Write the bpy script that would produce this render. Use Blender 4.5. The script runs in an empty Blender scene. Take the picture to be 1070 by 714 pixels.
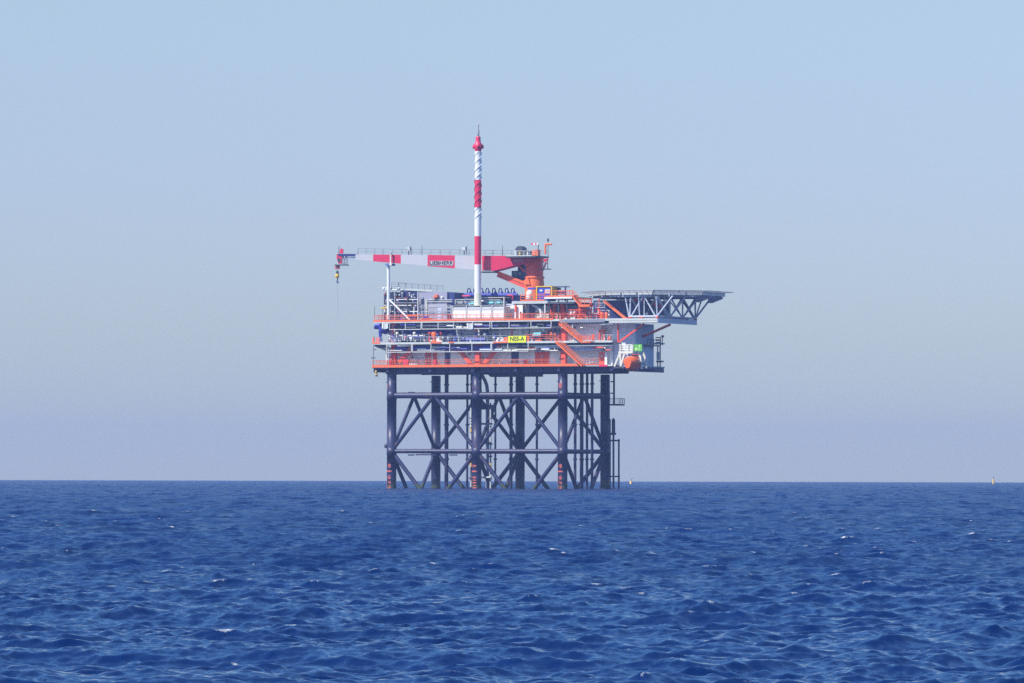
import bpy, math, random
import numpy as np
from mathutils import Vector, Matrix

random.seed(7)
sc = bpy.context.scene
COL = sc.collection
R = math.radians

# ------------------------------------------------------------------ measures
F = 5950.0                       # focal length in photo pixels (200 mm lens)
CAMZ = 2.6
D0 = 1190.0                      # distance to the platform
RE = 7.4e6                       # effective earth radius (with refraction)
TH = R(27)                       # the platform is turned 27 degrees
CT, ST = math.cos(TH), math.sin(TH)
PITCH = math.atan((498 - 357) / F)
ROLL = R(0.134)
X0 = (498 - 535) / F * D0
ZS = -D0 * D0 / (2 * RE)         # sea level at the platform


def ideal(px, py):
    dx, dy = px - 535, py - 357
    return dx + ROLL * dy, dy - ROLL * dx


def P(px, py, v):
    """a measured point of the photograph, placed at depth v of the platform frame (u right, v away, z up)"""
    dx, dy = ideal(px, py)
    a = dx / F
    u = (a * (D0 + v * CT) - X0 - v * ST) / (CT + a * ST)
    y = D0 + v * CT - u * ST
    z = CAMZ + y * math.tan(PITCH + math.atan(-dy / F)) - ZS
    return Vector((u, v, z))


def U(px, v, py=357): return P(px, py, v).x
def Z(py, v=-2.5, px=500): return P(px, py, v).z


def world(u, v, z): return Vector((X0 + u * CT + v * ST, D0 - u * ST + v * CT, ZS + z))

# ------------------------------------------------------------------ materials
MATS = {}


def mat(name, col, rough=0.45, metal=0.0, var=0.12, scale=0.6, dirt=None, dirt_amt=0.0):
    if name in MATS: return MATS[name]
    m = bpy.data.materials.new(name); m.use_nodes = True
    nt = m.node_tree; n = nt.nodes; l = nt.links
    b = n['Principled BSDF']
    b.inputs['Roughness'].default_value = rough
    b.inputs['Metallic'].default_value = metal
    tc = n.new('ShaderNodeTexCoord')
    mp = n.new('ShaderNodeMapping'); mp.inputs['Scale'].default_value = (1, 1, 0.35)
    l.new(tc.outputs['Object'], mp.inputs['Vector'])
    ns = n.new('ShaderNodeTexNoise'); ns.inputs['Scale'].default_value = scale; ns.inputs['Detail'].default_value = 5
    ns.inputs['Roughness'].default_value = 0.65
    l.new(mp.outputs['Vector'], ns.inputs['Vector'])
    mix = n.new('ShaderNodeMix'); mix.data_type = 'RGBA'
    c = Vector(col)
    mix.inputs[6].default_value = (*[max(0, x * (1 - var * 1.6)) for x in c], 1)
    mix.inputs[7].default_value = (*[min(1, x * (1 + var)) for x in c], 1)
    l.new(ns.outputs['Fac'], mix.inputs[0])
    out = mix.outputs[2]
    if dirt is not None:
        n2 = n.new('ShaderNodeTexNoise'); n2.inputs['Scale'].default_value = scale * 2.3; n2.inputs['Detail'].default_value = 8
        l.new(mp.outputs['Vector'], n2.inputs['Vector'])
        rp = n.new('ShaderNodeValToRGB'); rp.color_ramp.elements[0].position = 0.55; rp.color_ramp.elements[1].position = 0.75
        l.new(n2.outputs['Fac'], rp.inputs['Fac'])
        ml = n.new('ShaderNodeMath'); ml.operation = 'MULTIPLY'; ml.inputs[1].default_value = dirt_amt
        l.new(rp.outputs['Color'], ml.inputs[0])
        m2 = n.new('ShaderNodeMix'); m2.data_type = 'RGBA'
        m2.inputs[7].default_value = (*dirt, 1)
        l.new(ml.outputs[0], m2.inputs[0]); l.new(out, m2.inputs[6]); out = m2.outputs[2]
    l.new(out, b.inputs['Base Color'])
    MATS[name] = m
    return m


RUST = (0.16, 0.06, 0.03)
navy = mat('jacket coating', (0.029, 0.032, 0.090), 0.42, dirt=(0.13, 0.075, 0.06), dirt_amt=0.55, var=0.35)
splash = mat('wet splash zone', (0.014, 0.016, 0.034), 0.2, var=0.4, scale=1.5)
growth = mat('marine growth', (0.05, 0.07, 0.035), 0.8, var=0.5, scale=2)
girderM = mat('girder coating', (0.034, 0.030, 0.105), 0.5, var=0.2)
orange = mat('orange paint', (0.93, 0.17, 0.04), 0.5, var=0.12, scale=1.2, dirt=(0.40, 0.13, 0.07), dirt_amt=0.5)
red = mat('red primer paint', (0.86, 0.105, 0.055), 0.45, var=0.12, dirt=(0.25, 0.05, 0.04), dirt_amt=0.4)
mastred = mat('signal red paint', (0.74, 0.030, 0.090), 0.38, var=0.06)
white = mat('white paint', (0.82, 0.82, 0.81), 0.4, var=0.04)
cream = mat('cream paint', (0.74, 0.72, 0.58), 0.4, var=0.06)
pale = mat('galvanised steel', (0.60, 0.61, 0.57), 0.45, 0.1, var=0.14, dirt=(0.3, 0.26, 0.2), dirt_amt=0.3)
boomM = mat('light grey paint', (0.56, 0.55, 0.56), 0.42, var=0.05)
wall = mat('grey wall cladding', (0.88, 0.88, 0.89), 0.5, var=0.06, dirt=(0.4, 0.38, 0.36), dirt_amt=0.3)
wallb = mat('blue grey wall cladding', (0.46, 0.51, 0.62), 0.5, var=0.12)
deckM = mat('deck plating paint', (0.56, 0.56, 0.53), 0.6, var=0.15)
dgrey = mat('dark grey steel', (0.07, 0.075, 0.10), 0.5, var=0.3)
grey = mat('mid grey paint', (0.24, 0.25, 0.30), 0.5, var=0.15)
bluep = mat('blue pipe paint', (0.035, 0.050, 0.36), 0.4, var=0.15)
navyw = mat('dark blue cladding', (0.030, 0.042, 0.17), 0.5, var=0.15)
bluec = mat('bright blue paint', (0.04, 0.08, 0.48), 0.4, var=0.1)
yellow = mat('yellow paint', (0.78, 0.50, 0.04), 0.42, var=0.08)
signy = mat('sign yellow', (0.80, 0.86, 0.02), 0.5, var=0.04)
black = mat('black lettering', (0.012, 0.012, 0.015), 0.5, var=0.1)
green = mat('green board paint', (0.13, 0.46, 0.07), 0.5, var=0.15)
lgreen = mat('pale green lettering', (0.45, 0.80, 0.25), 0.5, var=0.1)
teal = mat('teal sheeting', (0.22, 0.66, 0.68), 0.4, var=0.15)
hull = mat('lifeboat orange', (0.95, 0.145, 0.025), 0.3, var=0.04)
glass = mat('dark glass', (0.03, 0.07, 0.09), 0.08, var=0.2)
teglass = mat('cab glass', (0.05, 0.20, 0.24), 0.08, var=0.2)
markM = mat('orange marking', (0.60, 0.13, 0.08), 0.5, var=0.1)
helim = mat('helideck aluminium', (0.42, 0.42, 0.42), 0.5, 0.2, var=0.1)
netM = mat('safety net', (0.36, 0.36, 0.38), 0.7, var=0.2)
truM = mat('truss steel', (0.56, 0.60, 0.67), 0.42, var=0.12)
buoyM = mat('buoy yellow', (0.90, 0.56, 0.06), 0.45, var=0.08)

# ------------------------------------------------------------------ mesh building


class MB:
    def __init__(s): s.v = []; s.f = []; s.mi = []; s.ms = []; s.sm = []

    def m(s, mt):
        if mt not in s.ms: s.ms.append(mt)
        return s.ms.index(mt)

    def add(s, vs, fs, mt, smooth=False):
        o = len(s.v); k = s.m(mt)
        s.v += [tuple(p) for p in vs]
        for f in fs:
            s.f.append([i + o for i in f]); s.mi.append(k); s.sm.append(smooth)
        return s

    def box(s, a, b, mt):
        (x0, y0, z0), (x1, y1, z1) = a, b
        x0, x1 = min(x0, x1), max(x0, x1); y0, y1 = min(y0, y1), max(y0, y1); z0, z1 = min(z0, z1), max(z0, z1)
        vs = [(x0, y0, z0), (x1, y0, z0), (x1, y1, z0), (x0, y1, z0), (x0, y0, z1), (x1, y0, z1), (x1, y1, z1), (x0, y1, z1)]
        return s.add(vs, [(3, 2, 1, 0), (4, 5, 6, 7), (0, 1, 5, 4), (1, 2, 6, 5), (2, 3, 7, 6), (3, 0, 4, 7)], mt)

    def pbox(s, px0, px1, py0, py1, v0, v1, mt):
        """box whose front face fills a measured rectangle at depth v0"""
        a = P(px0, py1, v0); b = P(px1, py0, v0)
        return s.box((a.x, v0, a.z), (b.x, v1, b.z), mt)

    def tube(s, p, q, r, mt, n=8, r2=None, caps=True):
        p, q = Vector(p), Vector(q); r2 = r if r2 is None else r2
        d = (q - p)
        if d.length < 1e-6: return s
        d.normalize()
        a = d.orthogonal().normalized(); b = d.cross(a)
        vs = []
        for i in range(n):
            t = 2 * math.pi * i / n; w = a * math.cos(t) + b * math.sin(t)
            vs += [p + w * r, q + w * r2]
        fs = [(2 * i, 2 * ((i + 1) % n), 2 * ((i + 1) % n) + 1, 2 * i + 1) for i in range(n)]
        s.add(vs, fs, mt, n > 5)
        if caps:
            s.add([vs[2 * i] for i in range(n)][::-1], [list(range(n))], mt)
            s.add([vs[2 * i + 1] for i in range(n)], [list(range(n))], mt)
        return s

    def path(s, pts, r, mt, n=8):
        for a, b in zip(pts, pts[1:]): s.tube(a, b, r, mt, n)
        return s

    def bar(s, p, q, w, h, mt):
        """rectangular bar, w across, h upward"""
        p, q = Vector(p), Vector(q); d = (q - p).normalized()
        up = Vector((0, 0, 1))
        if abs(d.z) > 0.99: up = Vector((0, 1, 0))
        a = d.cross(up).normalized() * (w / 2); b = a.cross(d).normalized() * (h / 2)
        vs = [p - a - b, p + a - b, p + a + b, p - a + b, q - a - b, q + a - b, q + a + b, q - a + b]
        return s.add(vs, [(3, 2, 1, 0), (4, 5, 6, 7), (0, 1, 5, 4), (1, 2, 6, 5), (2, 3, 7, 6), (3, 0, 4, 7)], mt)

    def lathe(s, c, prof, mt, n=16, axis='z'):
        """prof: list of (radius, height)"""
        c = Vector(c); vs = []
        for r, h in prof:
            for i in range(n):
                t = 2 * math.pi * i / n
                if axis == 'z': vs.append(c + Vector((r * math.cos(t), r * math.sin(t), h)))
                elif axis == 'x': vs.append(c + Vector((h, r * math.cos(t), r * math.sin(t))))
                else: vs.append(c + Vector((r * math.cos(t), h, r * math.sin(t))))
        fs = []
        for j in range(len(prof) - 1):
            for i in range(n):
                fs.append((j * n + i, j * n + (i + 1) % n, (j + 1) * n + (i + 1) % n, (j + 1) * n + i))
        s.add(vs, fs, mt, True)
        s.add(vs[:n][::-1], [list(range(n))], mt); s.add(vs[-n:], [list(range(n))], mt)
        return s

    def prism(s, poly, y0, y1, mt):
        """poly of (u, z) extruded in v"""
        n = len(poly)
        vs = [(a, y0, b) for a, b in poly] + [(a, y1, b) for a, b in poly]
        fs = [list(range(n)), list(range(n, 2 * n))[::-1]] + [(i + n, (i + 1) % n + n, (i + 1) % n, i) for i in range(n)]
        return s.add(vs, fs, mt)

    def flat(s, poly, z0, z1, mt):
        """poly of (u, v) extruded upward"""
        n = len(poly)
        vs = [(a, b, z0) for a, b in poly] + [(a, b, z1) for a, b in poly]
        fs = [list(range(n))[::-1], list(range(n, 2 * n))] + [(i, (i + 1) % n, (i + 1) % n + n, i + n) for i in range(n)]
        return s.add(vs, fs, mt)

    def rail(s, pts, mt, h=1.1, step=1.6, r=0.04, mids=(0.4, 0.75), top=None):
        pts = [Vector(p) for p in pts]
        for a, b in zip(pts, pts[1:]):
            L = (b - a).length; k = max(1, round(L / step))
            for i in range(k + 1):
                c = a.lerp(b, i / k); s.tube(c, c + Vector((0, 0, h)), r, mt, 4, caps=False)
            for z in (*mids, 1.0):
                o = Vector((0, 0, h * z)); s.tube(a + o, b + o, r if z < 1 else r * 1.25, mt if z < 1 or top is None else top, 4, caps=False)
        return s

    def build(s, name, parent=None, base=None):
        """ONE object; vertices are given in platform coordinates, base is the thing's own base point"""
        me = bpy.data.meshes.new(name)
        o = Vector(base) if base is not None else (Vector(parent['_b']) if parent is not None else Vector((0, 0, 0)))
        me.from_pydata([(p[0] - o.x, p[1] - o.y, p[2] - o.z) for p in s.v], [], s.f)
        for mt in s.ms: me.materials.append(mt)
        me.polygons.foreach_set('material_index', s.mi)
        me.polygons.foreach_set('use_smooth', s.sm)
        me.update()
        ob = bpy.data.objects.new(name, me); COL.objects.link(ob)
        if parent is not None:
            ob.parent = parent
            ob['_b'] = tuple(o)
        else:
            ob.location = world(*o); ob.rotation_euler = (0, 0, -TH)
        return ob


def tag(o, label, cat, group=None):
    o['label'] = label; o['category'] = cat
    if group: o['group'] = group
    return o


def thing(name, label, cat, base, group=None):
    e = bpy.data.objects.new(name, None); COL.objects.link(e)
    e.empty_display_size = 0.5
    e.location = world(*base); e.rotation_euler = (0, 0, -TH)
    e['_b'] = tuple(base)
    return tag(e, label, cat, group)


def part(name, parent, mb): return mb.build(name, parent)


def solo(name, label, cat, mb, base, group=None):
    o = mb.build(name, None, base); o['_b'] = tuple(base)
    return tag(o, label, cat, group)


def text_part(txt, name, parent, c, size, mt, depth=0.02, width=None, rot=0.0, label=None):
    """raised lettering facing -v (towards the sea in front), centred at c"""
    cu = bpy.data.curves.new('lettering', 'FONT'); cu.body = txt; cu.size = size
    cu.align_x = 'CENTER'; cu.align_y = 'CENTER'; cu.extrude = depth; cu.offset = 0.022 * size
    to = bpy.data.objects.new('tmp', cu); COL.objects.link(to)
    dg = bpy.context.evaluated_depsgraph_get(); dg.update()
    me = bpy.data.meshes.new_from_object(to.evaluated_get(dg))
    bpy.data.objects.remove(to); bpy.data.curves.remove(cu)
    xs = [v.co.x for v in me.vertices]
    k = 1.0 if width is None else width / (max(xs) - min(xs))
    cx = (max(xs) + min(xs)) / 2
    o = Vector(parent['_b'])
    cr, sr = math.cos(rot), math.sin(rot)
    for v in me.vertices:
        x, y, z = (v.co.x - cx) * k, v.co.y, v.co.z
        v.co = Vector((c[0] + x * cr + z * sr, c[1] + x * sr - z * cr, c[2] + y)) - o
    me.materials.clear(); me.materials.append(mt)
    for p in me.polygons: p.material_index = 0
    me.name = name
    ob = bpy.data.objects.new(name, me); COL.objects.link(ob); ob.parent = parent; ob['_b'] = tuple(o)
    return ob

# ------------------------------------------------------------------ levels
VF, VB = -2.5, 22.5              # front and back edges of the decks
ZC, ZM, ZU = Z(382.2), Z(357.2), Z(334.6)     # cellar, mid and upper deck surfaces
ZK = Z(316.0, VF, 570)           # crane deck
ZHD = Z(303.4, -3.0, 690)        # helideck
ROWV = (0.0, 20.0)
LEGU = (U(409.3, 0, 450), U(498.2, 0, 450), U(588.0, 0, 450))
UR = U(687, VF, 335)             # right end of the upper deck
UL = U(391, VF, 335)             # left end

# ------------------------------------------------------------------ jacket
jk = thing('jacket_foundation', 'dark navy six legged steel jacket standing in the sea under the decks', 'jacket', (LEGU[1], 10, 0))
zb1, zb2, zb3 = Z(413, 0), Z(471.6, 0), -12.0
DIG = {'0': 'abcdef', '1': 'bc', '2': 'abged', '3': 'abgcd', '4': 'fgbc', '5': 'afgcd', '6': 'afgedc', '7': 'abc', '8': 'abcdefg', '9': 'abcdfg', 'B': 'abcdefg', 'A': 'abcefg', 'L': 'fed', 'C': 'afed'}


def glyph(mb, ch, ang, z, h, r, c, mt):
    """stroke character wrapped on a leg; ang is its middle direction"""
    w = h * 0.55 / r
    def seg(a0, z0, a1, z1):
        n = 4; t = 0.07 * h / 0.5
        pts = []
        for i in range(n + 1):
            a = a0 + (a1 - a0) * i / n; zz = z0 + (z1 - z0) * i / n
            pts.append((a, zz))
        for (a, za), (b, zb) in zip(pts, pts[1:]):
            da, dz = (0, t) if abs(z1 - z0) < 1e-6 else (t / r, 0)
            q = [(a - da, za - dz), (b - da, zb - dz), (b + da, zb + dz), (a + da, za + dz)]
            vs = [(c[0] + rr * math.cos(x), c[1] + rr * math.sin(x), zz) for rr in (r - 0.02, r + 0.02) for x, zz in q]
            mb.add(vs, [(0, 1, 2, 3), (7, 6, 5, 4), (0, 4, 5, 1), (1, 5, 6, 2), (2, 6, 7, 3), (3, 7, 4, 0)], mt)
    a0, a1 = ang - w / 2, ang + w / 2
    S = {'a': (a0, z + h / 2, a1, z + h / 2), 'g': (a0, z, a1, z), 'd': (a0, z - h / 2, a1, z - h / 2),
         'f': (a0, z, a0, z + h / 2), 'b': (a1, z, a1, z + h / 2), 'e': (a0, z - h / 2, a0, z), 'c': (a1, z - h / 2, a1, z)}
    for k in DIG[ch]: seg(*S[k])


def band(mb, a0, a1, z, h, r, c, mt, n=10):
    for i in range(n):
        a, b = a0 + (a1 - a0) * i / n, a0 + (a1 - a0) * (i + 1) / n
        q = [(a, z - h / 2), (b, z - h / 2), (b, z + h / 2), (a, z + h / 2)]
        vs = [(c[0] + rr * math.cos(x), c[1] + rr * math.sin(x), zz) for rr in (r - 0.02, r + 0.02) for x, zz in q]
        mb.add(vs, [(0, 1, 2, 3), (7, 6, 5, 4), (0, 4, 5, 1), (1, 5, 6, 2), (2, 6, 7, 3), (3, 7, 4, 0)], mt)


VIEW = -math.pi / 2 - TH         # direction from a leg to the camera, in platform angles
# angle a gives (cos, sin) in (u, v); the camera is at (-ST, -CT)
VIEW = math.atan2(-CT, -ST)
for j, v in enumerate(ROWV):
    for i in range(3):
        c = (LEGU[i], v)
        mb = MB()
        rr = 1.0
        mb.lathe((c[0], c[1], 0), [(rr, -12), (rr, 0.9)], growth, 24); mb.lathe((c[0], c[1], 0), [(rr, 0.9), (rr, 2.1)], splash, 24)
        mb.lathe((c[0], c[1], 0), [(rr, 2.1), (rr, zb2 - 0.8), (rr + 0.05, zb2 - 0.8), (rr + 0.05, zb2 + 0.8), (rr, zb2 + 0.8),
                                   (rr, zb1 - 1.0), (rr + 0.05, zb1 - 1.0), (rr + 0.05, zb1 + 1.0), (rr, zb1 + 1.0), (rr, ZC - 1.6)], navy, 24)
        leg = part('leg', jk, mb)
        # lifting trunnion and grout stubs at the head of each leg
        mb = MB(); zt = Z(399, v)
        mb.tube((c[0] - 1.25 * CT, v - 1.25 * -ST * -1, zt), (c[0] + 1.25 * CT, v - 1.25 * ST * -1 * -1, zt), 0.09, navy, 6)
        part('clamp_pin', leg, mb)
        if j == 0:
            for k, (py, ch, w) in enumerate([(487, '8', 0), (492.6, None, 1), (499, '6', 0), (501.9, None, 0), (504.6, '4', 0), (507.6, None, 0), (510, '2', 0)]):
                z = Z(py, 0); mk = MB()
                a0 = VIEW - 0.95
                if i == 1: lo, hi = VIEW + 0.1, VIEW + 0.85
                else: lo, hi = VIEW - 1.1, VIEW - 0.15
                if w: lo, hi = VIEW - 1.0, VIEW + 0.95
                band(mk, lo, hi, z, 0.30 if ch or w else 0.22, rr, c, markM)
                if ch:
                    dg_ = MB(); glyph(dg_, ch, VIEW + (0.5 if i != 1 else -0.45), z, 0.62, rr, c, markM); part('depth_figure', leg, dg_)
                part('depth_mark', leg, mk)
            mk = MB(); glyph(mk, {0: 'A', 1: 'L', 2: 'B'}[i], VIEW + (-0.55, -0.5, 0.35)[i], Z((404, 403, 403.5)[i], 0), 0.8, rr, c, markM)
            part('leg_letter', leg, mk)


def br(name, p, q, r, m=navy, n=14): return part(name, jk, MB().tube(p, q, r, m, n, caps=False))


def gdiag(p, q, r):
    """diagonal brace with weed on its foot where it meets the water"""
    p, q = Vector(p), Vector(q)
    if p.z < q.z: p, q = q, p
    if q.z < 0:
        t = (p.z - 1.0) / (p.z - q.z); m_ = p.lerp(q, t)
        mb = MB().tube(p, m_, r, navy, 14, caps=False).tube(m_, q, r, growth, 14, caps=False)
        part('diagonal_brace', jk, mb)
    else: br('diagonal_brace', p, q, r)


def frame(a, b, rh, rl, rd, upper=True):
    """K-braced panel between two legs (a, b are plan points)"""
    A1, B1 = Vector((*a, zb1)), Vector((*b, zb1)); A2, B2 = Vector((*a, zb2)), Vector((*b, zb2)); A3, B3 = Vector((*a, zb3)), Vector((*b, zb3))
    br('horizontal_brace', A1, B1, rh); br('horizontal_brace', A2, B2, rl)
    M1 = A1.lerp(B1, 0.5); m3 = (A3 + B3) / 2; m3.z = Z(531, 0)
    d1 = (A2 - M1).normalized(); d2 = (B2 - M1).normalized()
    for q in (A2, B2):
        br('diagonal_brace', M1 + (q - M1).normalized() * 0.6, q, rd)
        gdiag(q, m3, rd * 1.1)


for v in ROWV:
    for i in (0, 1): frame((LEGU[i], v), (LEGU[i + 1], v), 0.62, 0.46, 0.40)
for i in (0, 1, 2): frame((LEGU[i], 0), (LEGU[i], 20), 0.5, 0.42, 0.38)
for a, b, y in [(426.5, 432.5, 475.6), (434.5, 456, 475.3), (470, 477.5, 475.6)]:     # sacrificial anodes under the lower front brace
    p, q = P(a, y, 0.1), P(b, y, 0.1); part('anode', jk, MB().bar(p, q, 0.3, 0.28, navy))
for a, b, y in [(426.5, 433, 410.2), (471, 478, 417.2)]:
    p, q = P(a, y, 0.1), P(b, y, 0.1); part('anode', jk, MB().bar(p, q, 0.35, 0.25, navy))
# conductors, caissons and risers hanging below the deck
for px, w, v in [(466.6, 4.3, 9), (488.3, 2.4, 6), (492.4, 1.8, 4), (517.6, 2.2, 6), (534, 3.6, 12), (561, 2.5, 9), (601, 3.0, 8), (607.8, 4.0, 10), (613.4, 2.8, 12), (618.7, 3.0, 8)]:
    u = U(px, v, 450); z1 = ZC - 1.0; r = w * 0.1
    mb = MB().tube((u, v, -10), (u, v, z1), r, navy, 12)
    for py in (402, 444, 480): mb.tube((u, v, Z(py, v) - 0.18), (u, v, Z(py, v) + 0.18), r + 0.14, navy, 12)
    part('caisson', jk, mb)
pts = [P(502.6, 390, 8), P(504.5, 394, 8), P(506.8, 398, 8), P(508.6, 403, 8), P(509.3, 409, 8), P(509.4, 420, 8), P(509.2, 470, 8), P(509.2, 530, 8)]
part('riser', jk, MB().path(pts, 0.38, grey, 12))
for px in (492.2, 512.6):        # boat fender poles with pale wrapping
    mb = MB(); v = 1.6
    mb.tube(P(px, 530, v), P(px, 421, v), 0.16, navy, 8)
    for y0, y1, mt in [(426, 440, pale), (441, 446.5, cream), (447.5, 452, yellow), (453, 470, pale), (482, 488, yellow), (494, 500, cream), (500, 509, pale)]:
        if px > 500: y0 += 2; y1 += 2
        mb.tube(P(px, y1, v), P(px, y0, v), 0.2, mt, 8)
    pole = part('fender_pole', jk, mb)
    for py in (437, 443, 464, 477, 500):
        part('clamp', pole, MB().tube(P(px - 1.6, py, v), P(px + 1.6, py, v), 0.2, navy, 6).tube(P(px, py, v), P(px, py, 1), 0.12, navy, 6))
part('walkway_bracket', jk, MB().pbox(500, 510, 423, 428, 2, 5, navy))
for y_, m_ in ((443, navy), (463, navy), (499, pale)): part('riser_clamp', jk, MB().tube(P(503, y_, 3), P(513, y_, 0), 0.2, m_))
# access platform and pump caissons on the right back leg
mb = MB(); vb = 19.0
a, b = P(639.5, 423, vb), P(649.5, 423, vb)
mb.box((a.x, vb - 1.2, a.z - 0.2), (b.x, vb + 1.4, a.z + 0.15), navy)
mb.rail([(a.x, vb - 1.2, a.z), (b.x, vb - 1.2, a.z), (b.x, vb + 1.4, a.z)], navy, 1.3, 1.0, 0.06)
part('access_platform', jk, mb)
mb = MB().tube(P(641.6, 423, vb), P(641.6, 388, vb), 0.22, navy).tube(P(638, 399, vb), P(642, 399, vb), 0.12, navy).tube(P(638, 411, vb), P(642, 411, vb), 0.12, navy)
part('ladder_pole', jk, mb)
for px, top, w in [(637.6, 438, 1.4), (641, 438, 2.2), (646.6, 459, 2.0)]:
    part('pump_caisson', jk, MB().tube(P(px, 535, vb), P(px, top, vb), w * 0.1, navy, 10))
mb = MB()
mb.bar(P(636, 460.5, vb), P(647.5, 460.5, vb), 0.3, 0.36, navy); part('guide_frame', jk, mb)
part('guide_frame', jk, MB().bar(P(636, 498, vb), P(647.5, 498, vb), 0.3, 0.3, navy)); mb = MB()
mb.bar(P(636.5, 453.5, vb), P(643, 453.5, vb), 0.7, 0.5, navy).tube(P(639.6, 453, vb), P(639.6, 439, vb), 0.09, navy).tube(P(642.4, 453, vb), P(642.4, 439, vb), 0.09, navy)
mb.tube(P(639.6, 439, vb), P(641, 437, vb), 0.09, navy).tube(P(642.4, 439, vb), P(641, 437, vb), 0.09, navy)
part('guide_frame', jk, mb)
part('navigation_horn', jk, MB().lathe(P(403.4, 466, -0.4), [(0.1, -0.5), (0.4, -0.3), (0.42, 0.2), (0.2, 0.45)], dgrey, 10).tube(P(403.4, 466, -0.4), P(406, 466, 0), 0.12, dgrey))

# ------------------------------------------------------------------ topside
ts = thing('production_topside', 'three deck gas platform topside with orange railings and grey walls on the jacket', 'platform', (LEGU[1], 10, ZC))
ULC, URC = U(389, VF, 382), U(640, VF, 382)


def deck(name, z, poly, th, mt=deckM): return part(name, ts, MB().flat(poly, z - th, z, mt))


deck('cellar_deck', ZC, [(ULC, VF), (URC, VF), (URC, VB), (ULC, VB)], 0.3)
deck('mid_deck', ZM, [(UL, VF), (URC, VF), (URC, VB), (UL, VB)], 0.3)
deck('upper_deck', ZU, [(UL, VF), (UR, VF), (UR, 16.3), (URC, VB), (UL, VB)], 0.3)


def edge(name, a, b, z0, z1, mt, v=VF, t=0.08, proud=0.0):
    return part(name, ts, MB().box((a, v - proud - t, z0), (b, v - proud, z1), mt))


# cellar deck edge, girders
part('toe_board', ts, MB().box((ULC, VF - 0.08, ZC - 0.26), (U(606, VF, 382), VF - 0.002, ZC + 0.26), orange).box((U(606, VF, 382), VF - 0.08, ZC - 0.05), (U(627, VF, 382), VF - 0.002, ZC + 0.2), orange).box((ULC - 0.08, VF - 0.08, ZC - 0.26), (ULC - 0.002, VB, ZC + 0.26), orange))
part('toe_board', ts, MB().box((U(626, VF, 382), VF - 0.1, Z(384.2)), (U(634.5, VF, 382), VF - 0.004, Z(382.2)), mastred))
ga, gb = U(402, -0.5, 387), U(441, -0.5, 387)
zl, zh = Z(391, 0), ZC - 0.3
gm = MB().prism([(U(403, -.6, 387), zh), (U(403, -.6, 387), Z(390, 0)), (U(404.5, -.6, 387), zl), (U(436, -.6, 387), zl), (U(441, -.6, 387), Z(389.5, 0)), (URC - 1, Z(389.5, 0)), (URC - 0.6, zh)], -0.6, 0.6, girderM)
gm.pbox(403, 640, 388.7, 389.6, -0.95, -0.62, girderM)
for px in range(412, 640, 11): gm.pbox(px, px + 0.8, 383.7, 389, -0.85, -0.602, girderM)
part('deck_girder', ts, gm)
for v, a, b, y in [(6, 404, 628, 390.5), (13, 420, 640, 391), (20, 440, 655, 392)]:
    part('deck_girder', ts, MB().pbox(a, b, 383.6, y, v - 0.5, v + 0.5, girderM))
part('deck_girder', ts, MB().prism([(U(511, 3, 390), zh), (U(511, 3, 390), Z(392, 3)), (U(513.5, 3, 390), Z(394.2, 3)), (U(566, 3, 390), Z(394.2, 3)), (U(566, 3, 390), zh)], 2.6, 3.6, girderM))
part('deck_girder', ts, MB().pbox(389.5, 405, 383.7, 385.2, VF + 0.01, VF + 0.4, girderM))
for u in (ULC + 0.4, LEGU[0], (LEGU[0] + LEGU[1]) / 2, LEGU[1], (LEGU[1] + LEGU[2]) / 2, LEGU[2], URC - 0.5):
    part('cross_girder', ts, MB().box((u - 0.35, VF + 0.45, Z(388.6, 0)), (u + 0.35, VB, zh - 0.003), girderM))
for px in (557, 560.5, 564): part('pipe', ts, MB().pbox(px, px + 2.6, 389.6, 391.5, 1.5, 2.2, girderM))
# walls behind each level
WC, WM, WU = 1.7, 2.3, 4.0


def wallp(px0, px1, py0, py1, v, mt, depth=0.25, rib=0, name='wall'):
    mb = MB().pbox(px0, px1, py0, py1, v, v + depth, mt)
    if rib:
        a, b = P(px0, py1, v), P(px1, py0, v); n = max(2, int((b.x - a.x) / rib))
        for i in range(n + 1):
            u = a.x + (b.x - a.x) * i / n
            mb.box((u - 0.05, v - 0.05, a.z), (u + 0.05, v - 0.002, b.z), mt)
    return part(name, ts, mb)


wallp(403.5, 640, 361.5, 382, WC, wall, 12, rib=2.4)
wallp(406, 470, 339, 357.4, WM, wallb, 10, rib=3.0)
wallp(470.5, 640, 339, 357.4, WM, wall, 10, rib=3.0)
wallp(590, 628, 338.5, 357.4, 0.5, wall, 1.7, rib=2.0)
wallp(528, 546, 319, 334.5, 2.0, wall, 6, rib=2.0)
wallp(546, 622, 319, 334.5, 3.0, wallb, 10, rib=2.5)
# accommodation block at the right end
blockM = mat('accommodation cladding', (0.66, 0.74, 0.84), 0.5, var=0.08, dirt=(0.3, 0.3, 0.32), dirt_amt=0.4)
blk = MB(); a = P(640, 383.5, 1.2); b = P(664, 338.2, 1.2)
blk.box((a.x, 1.2, a.z), (b.x, 10.0, b.z), blockM)
for k in range(1, 5): blk.box((a.x + (b.x - a.x) * k / 5 - 0.04, 1.15, a.z + 0.05), (a.x + (b.x - a.x) * k / 5 + 0.04, 1.198, b.z - 0.05), blockM)
for k in range(1, 8): blk.box((b.x + 0.002, 1.2 + 8.8 * k / 8 - 0.04, a.z + 0.05), (b.x + 0.05, 1.2 + 8.8 * k / 8 + 0.04, b.z - 0.05), blockM)
part('accommodation_block', ts, blk)
ub = b.x
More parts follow.
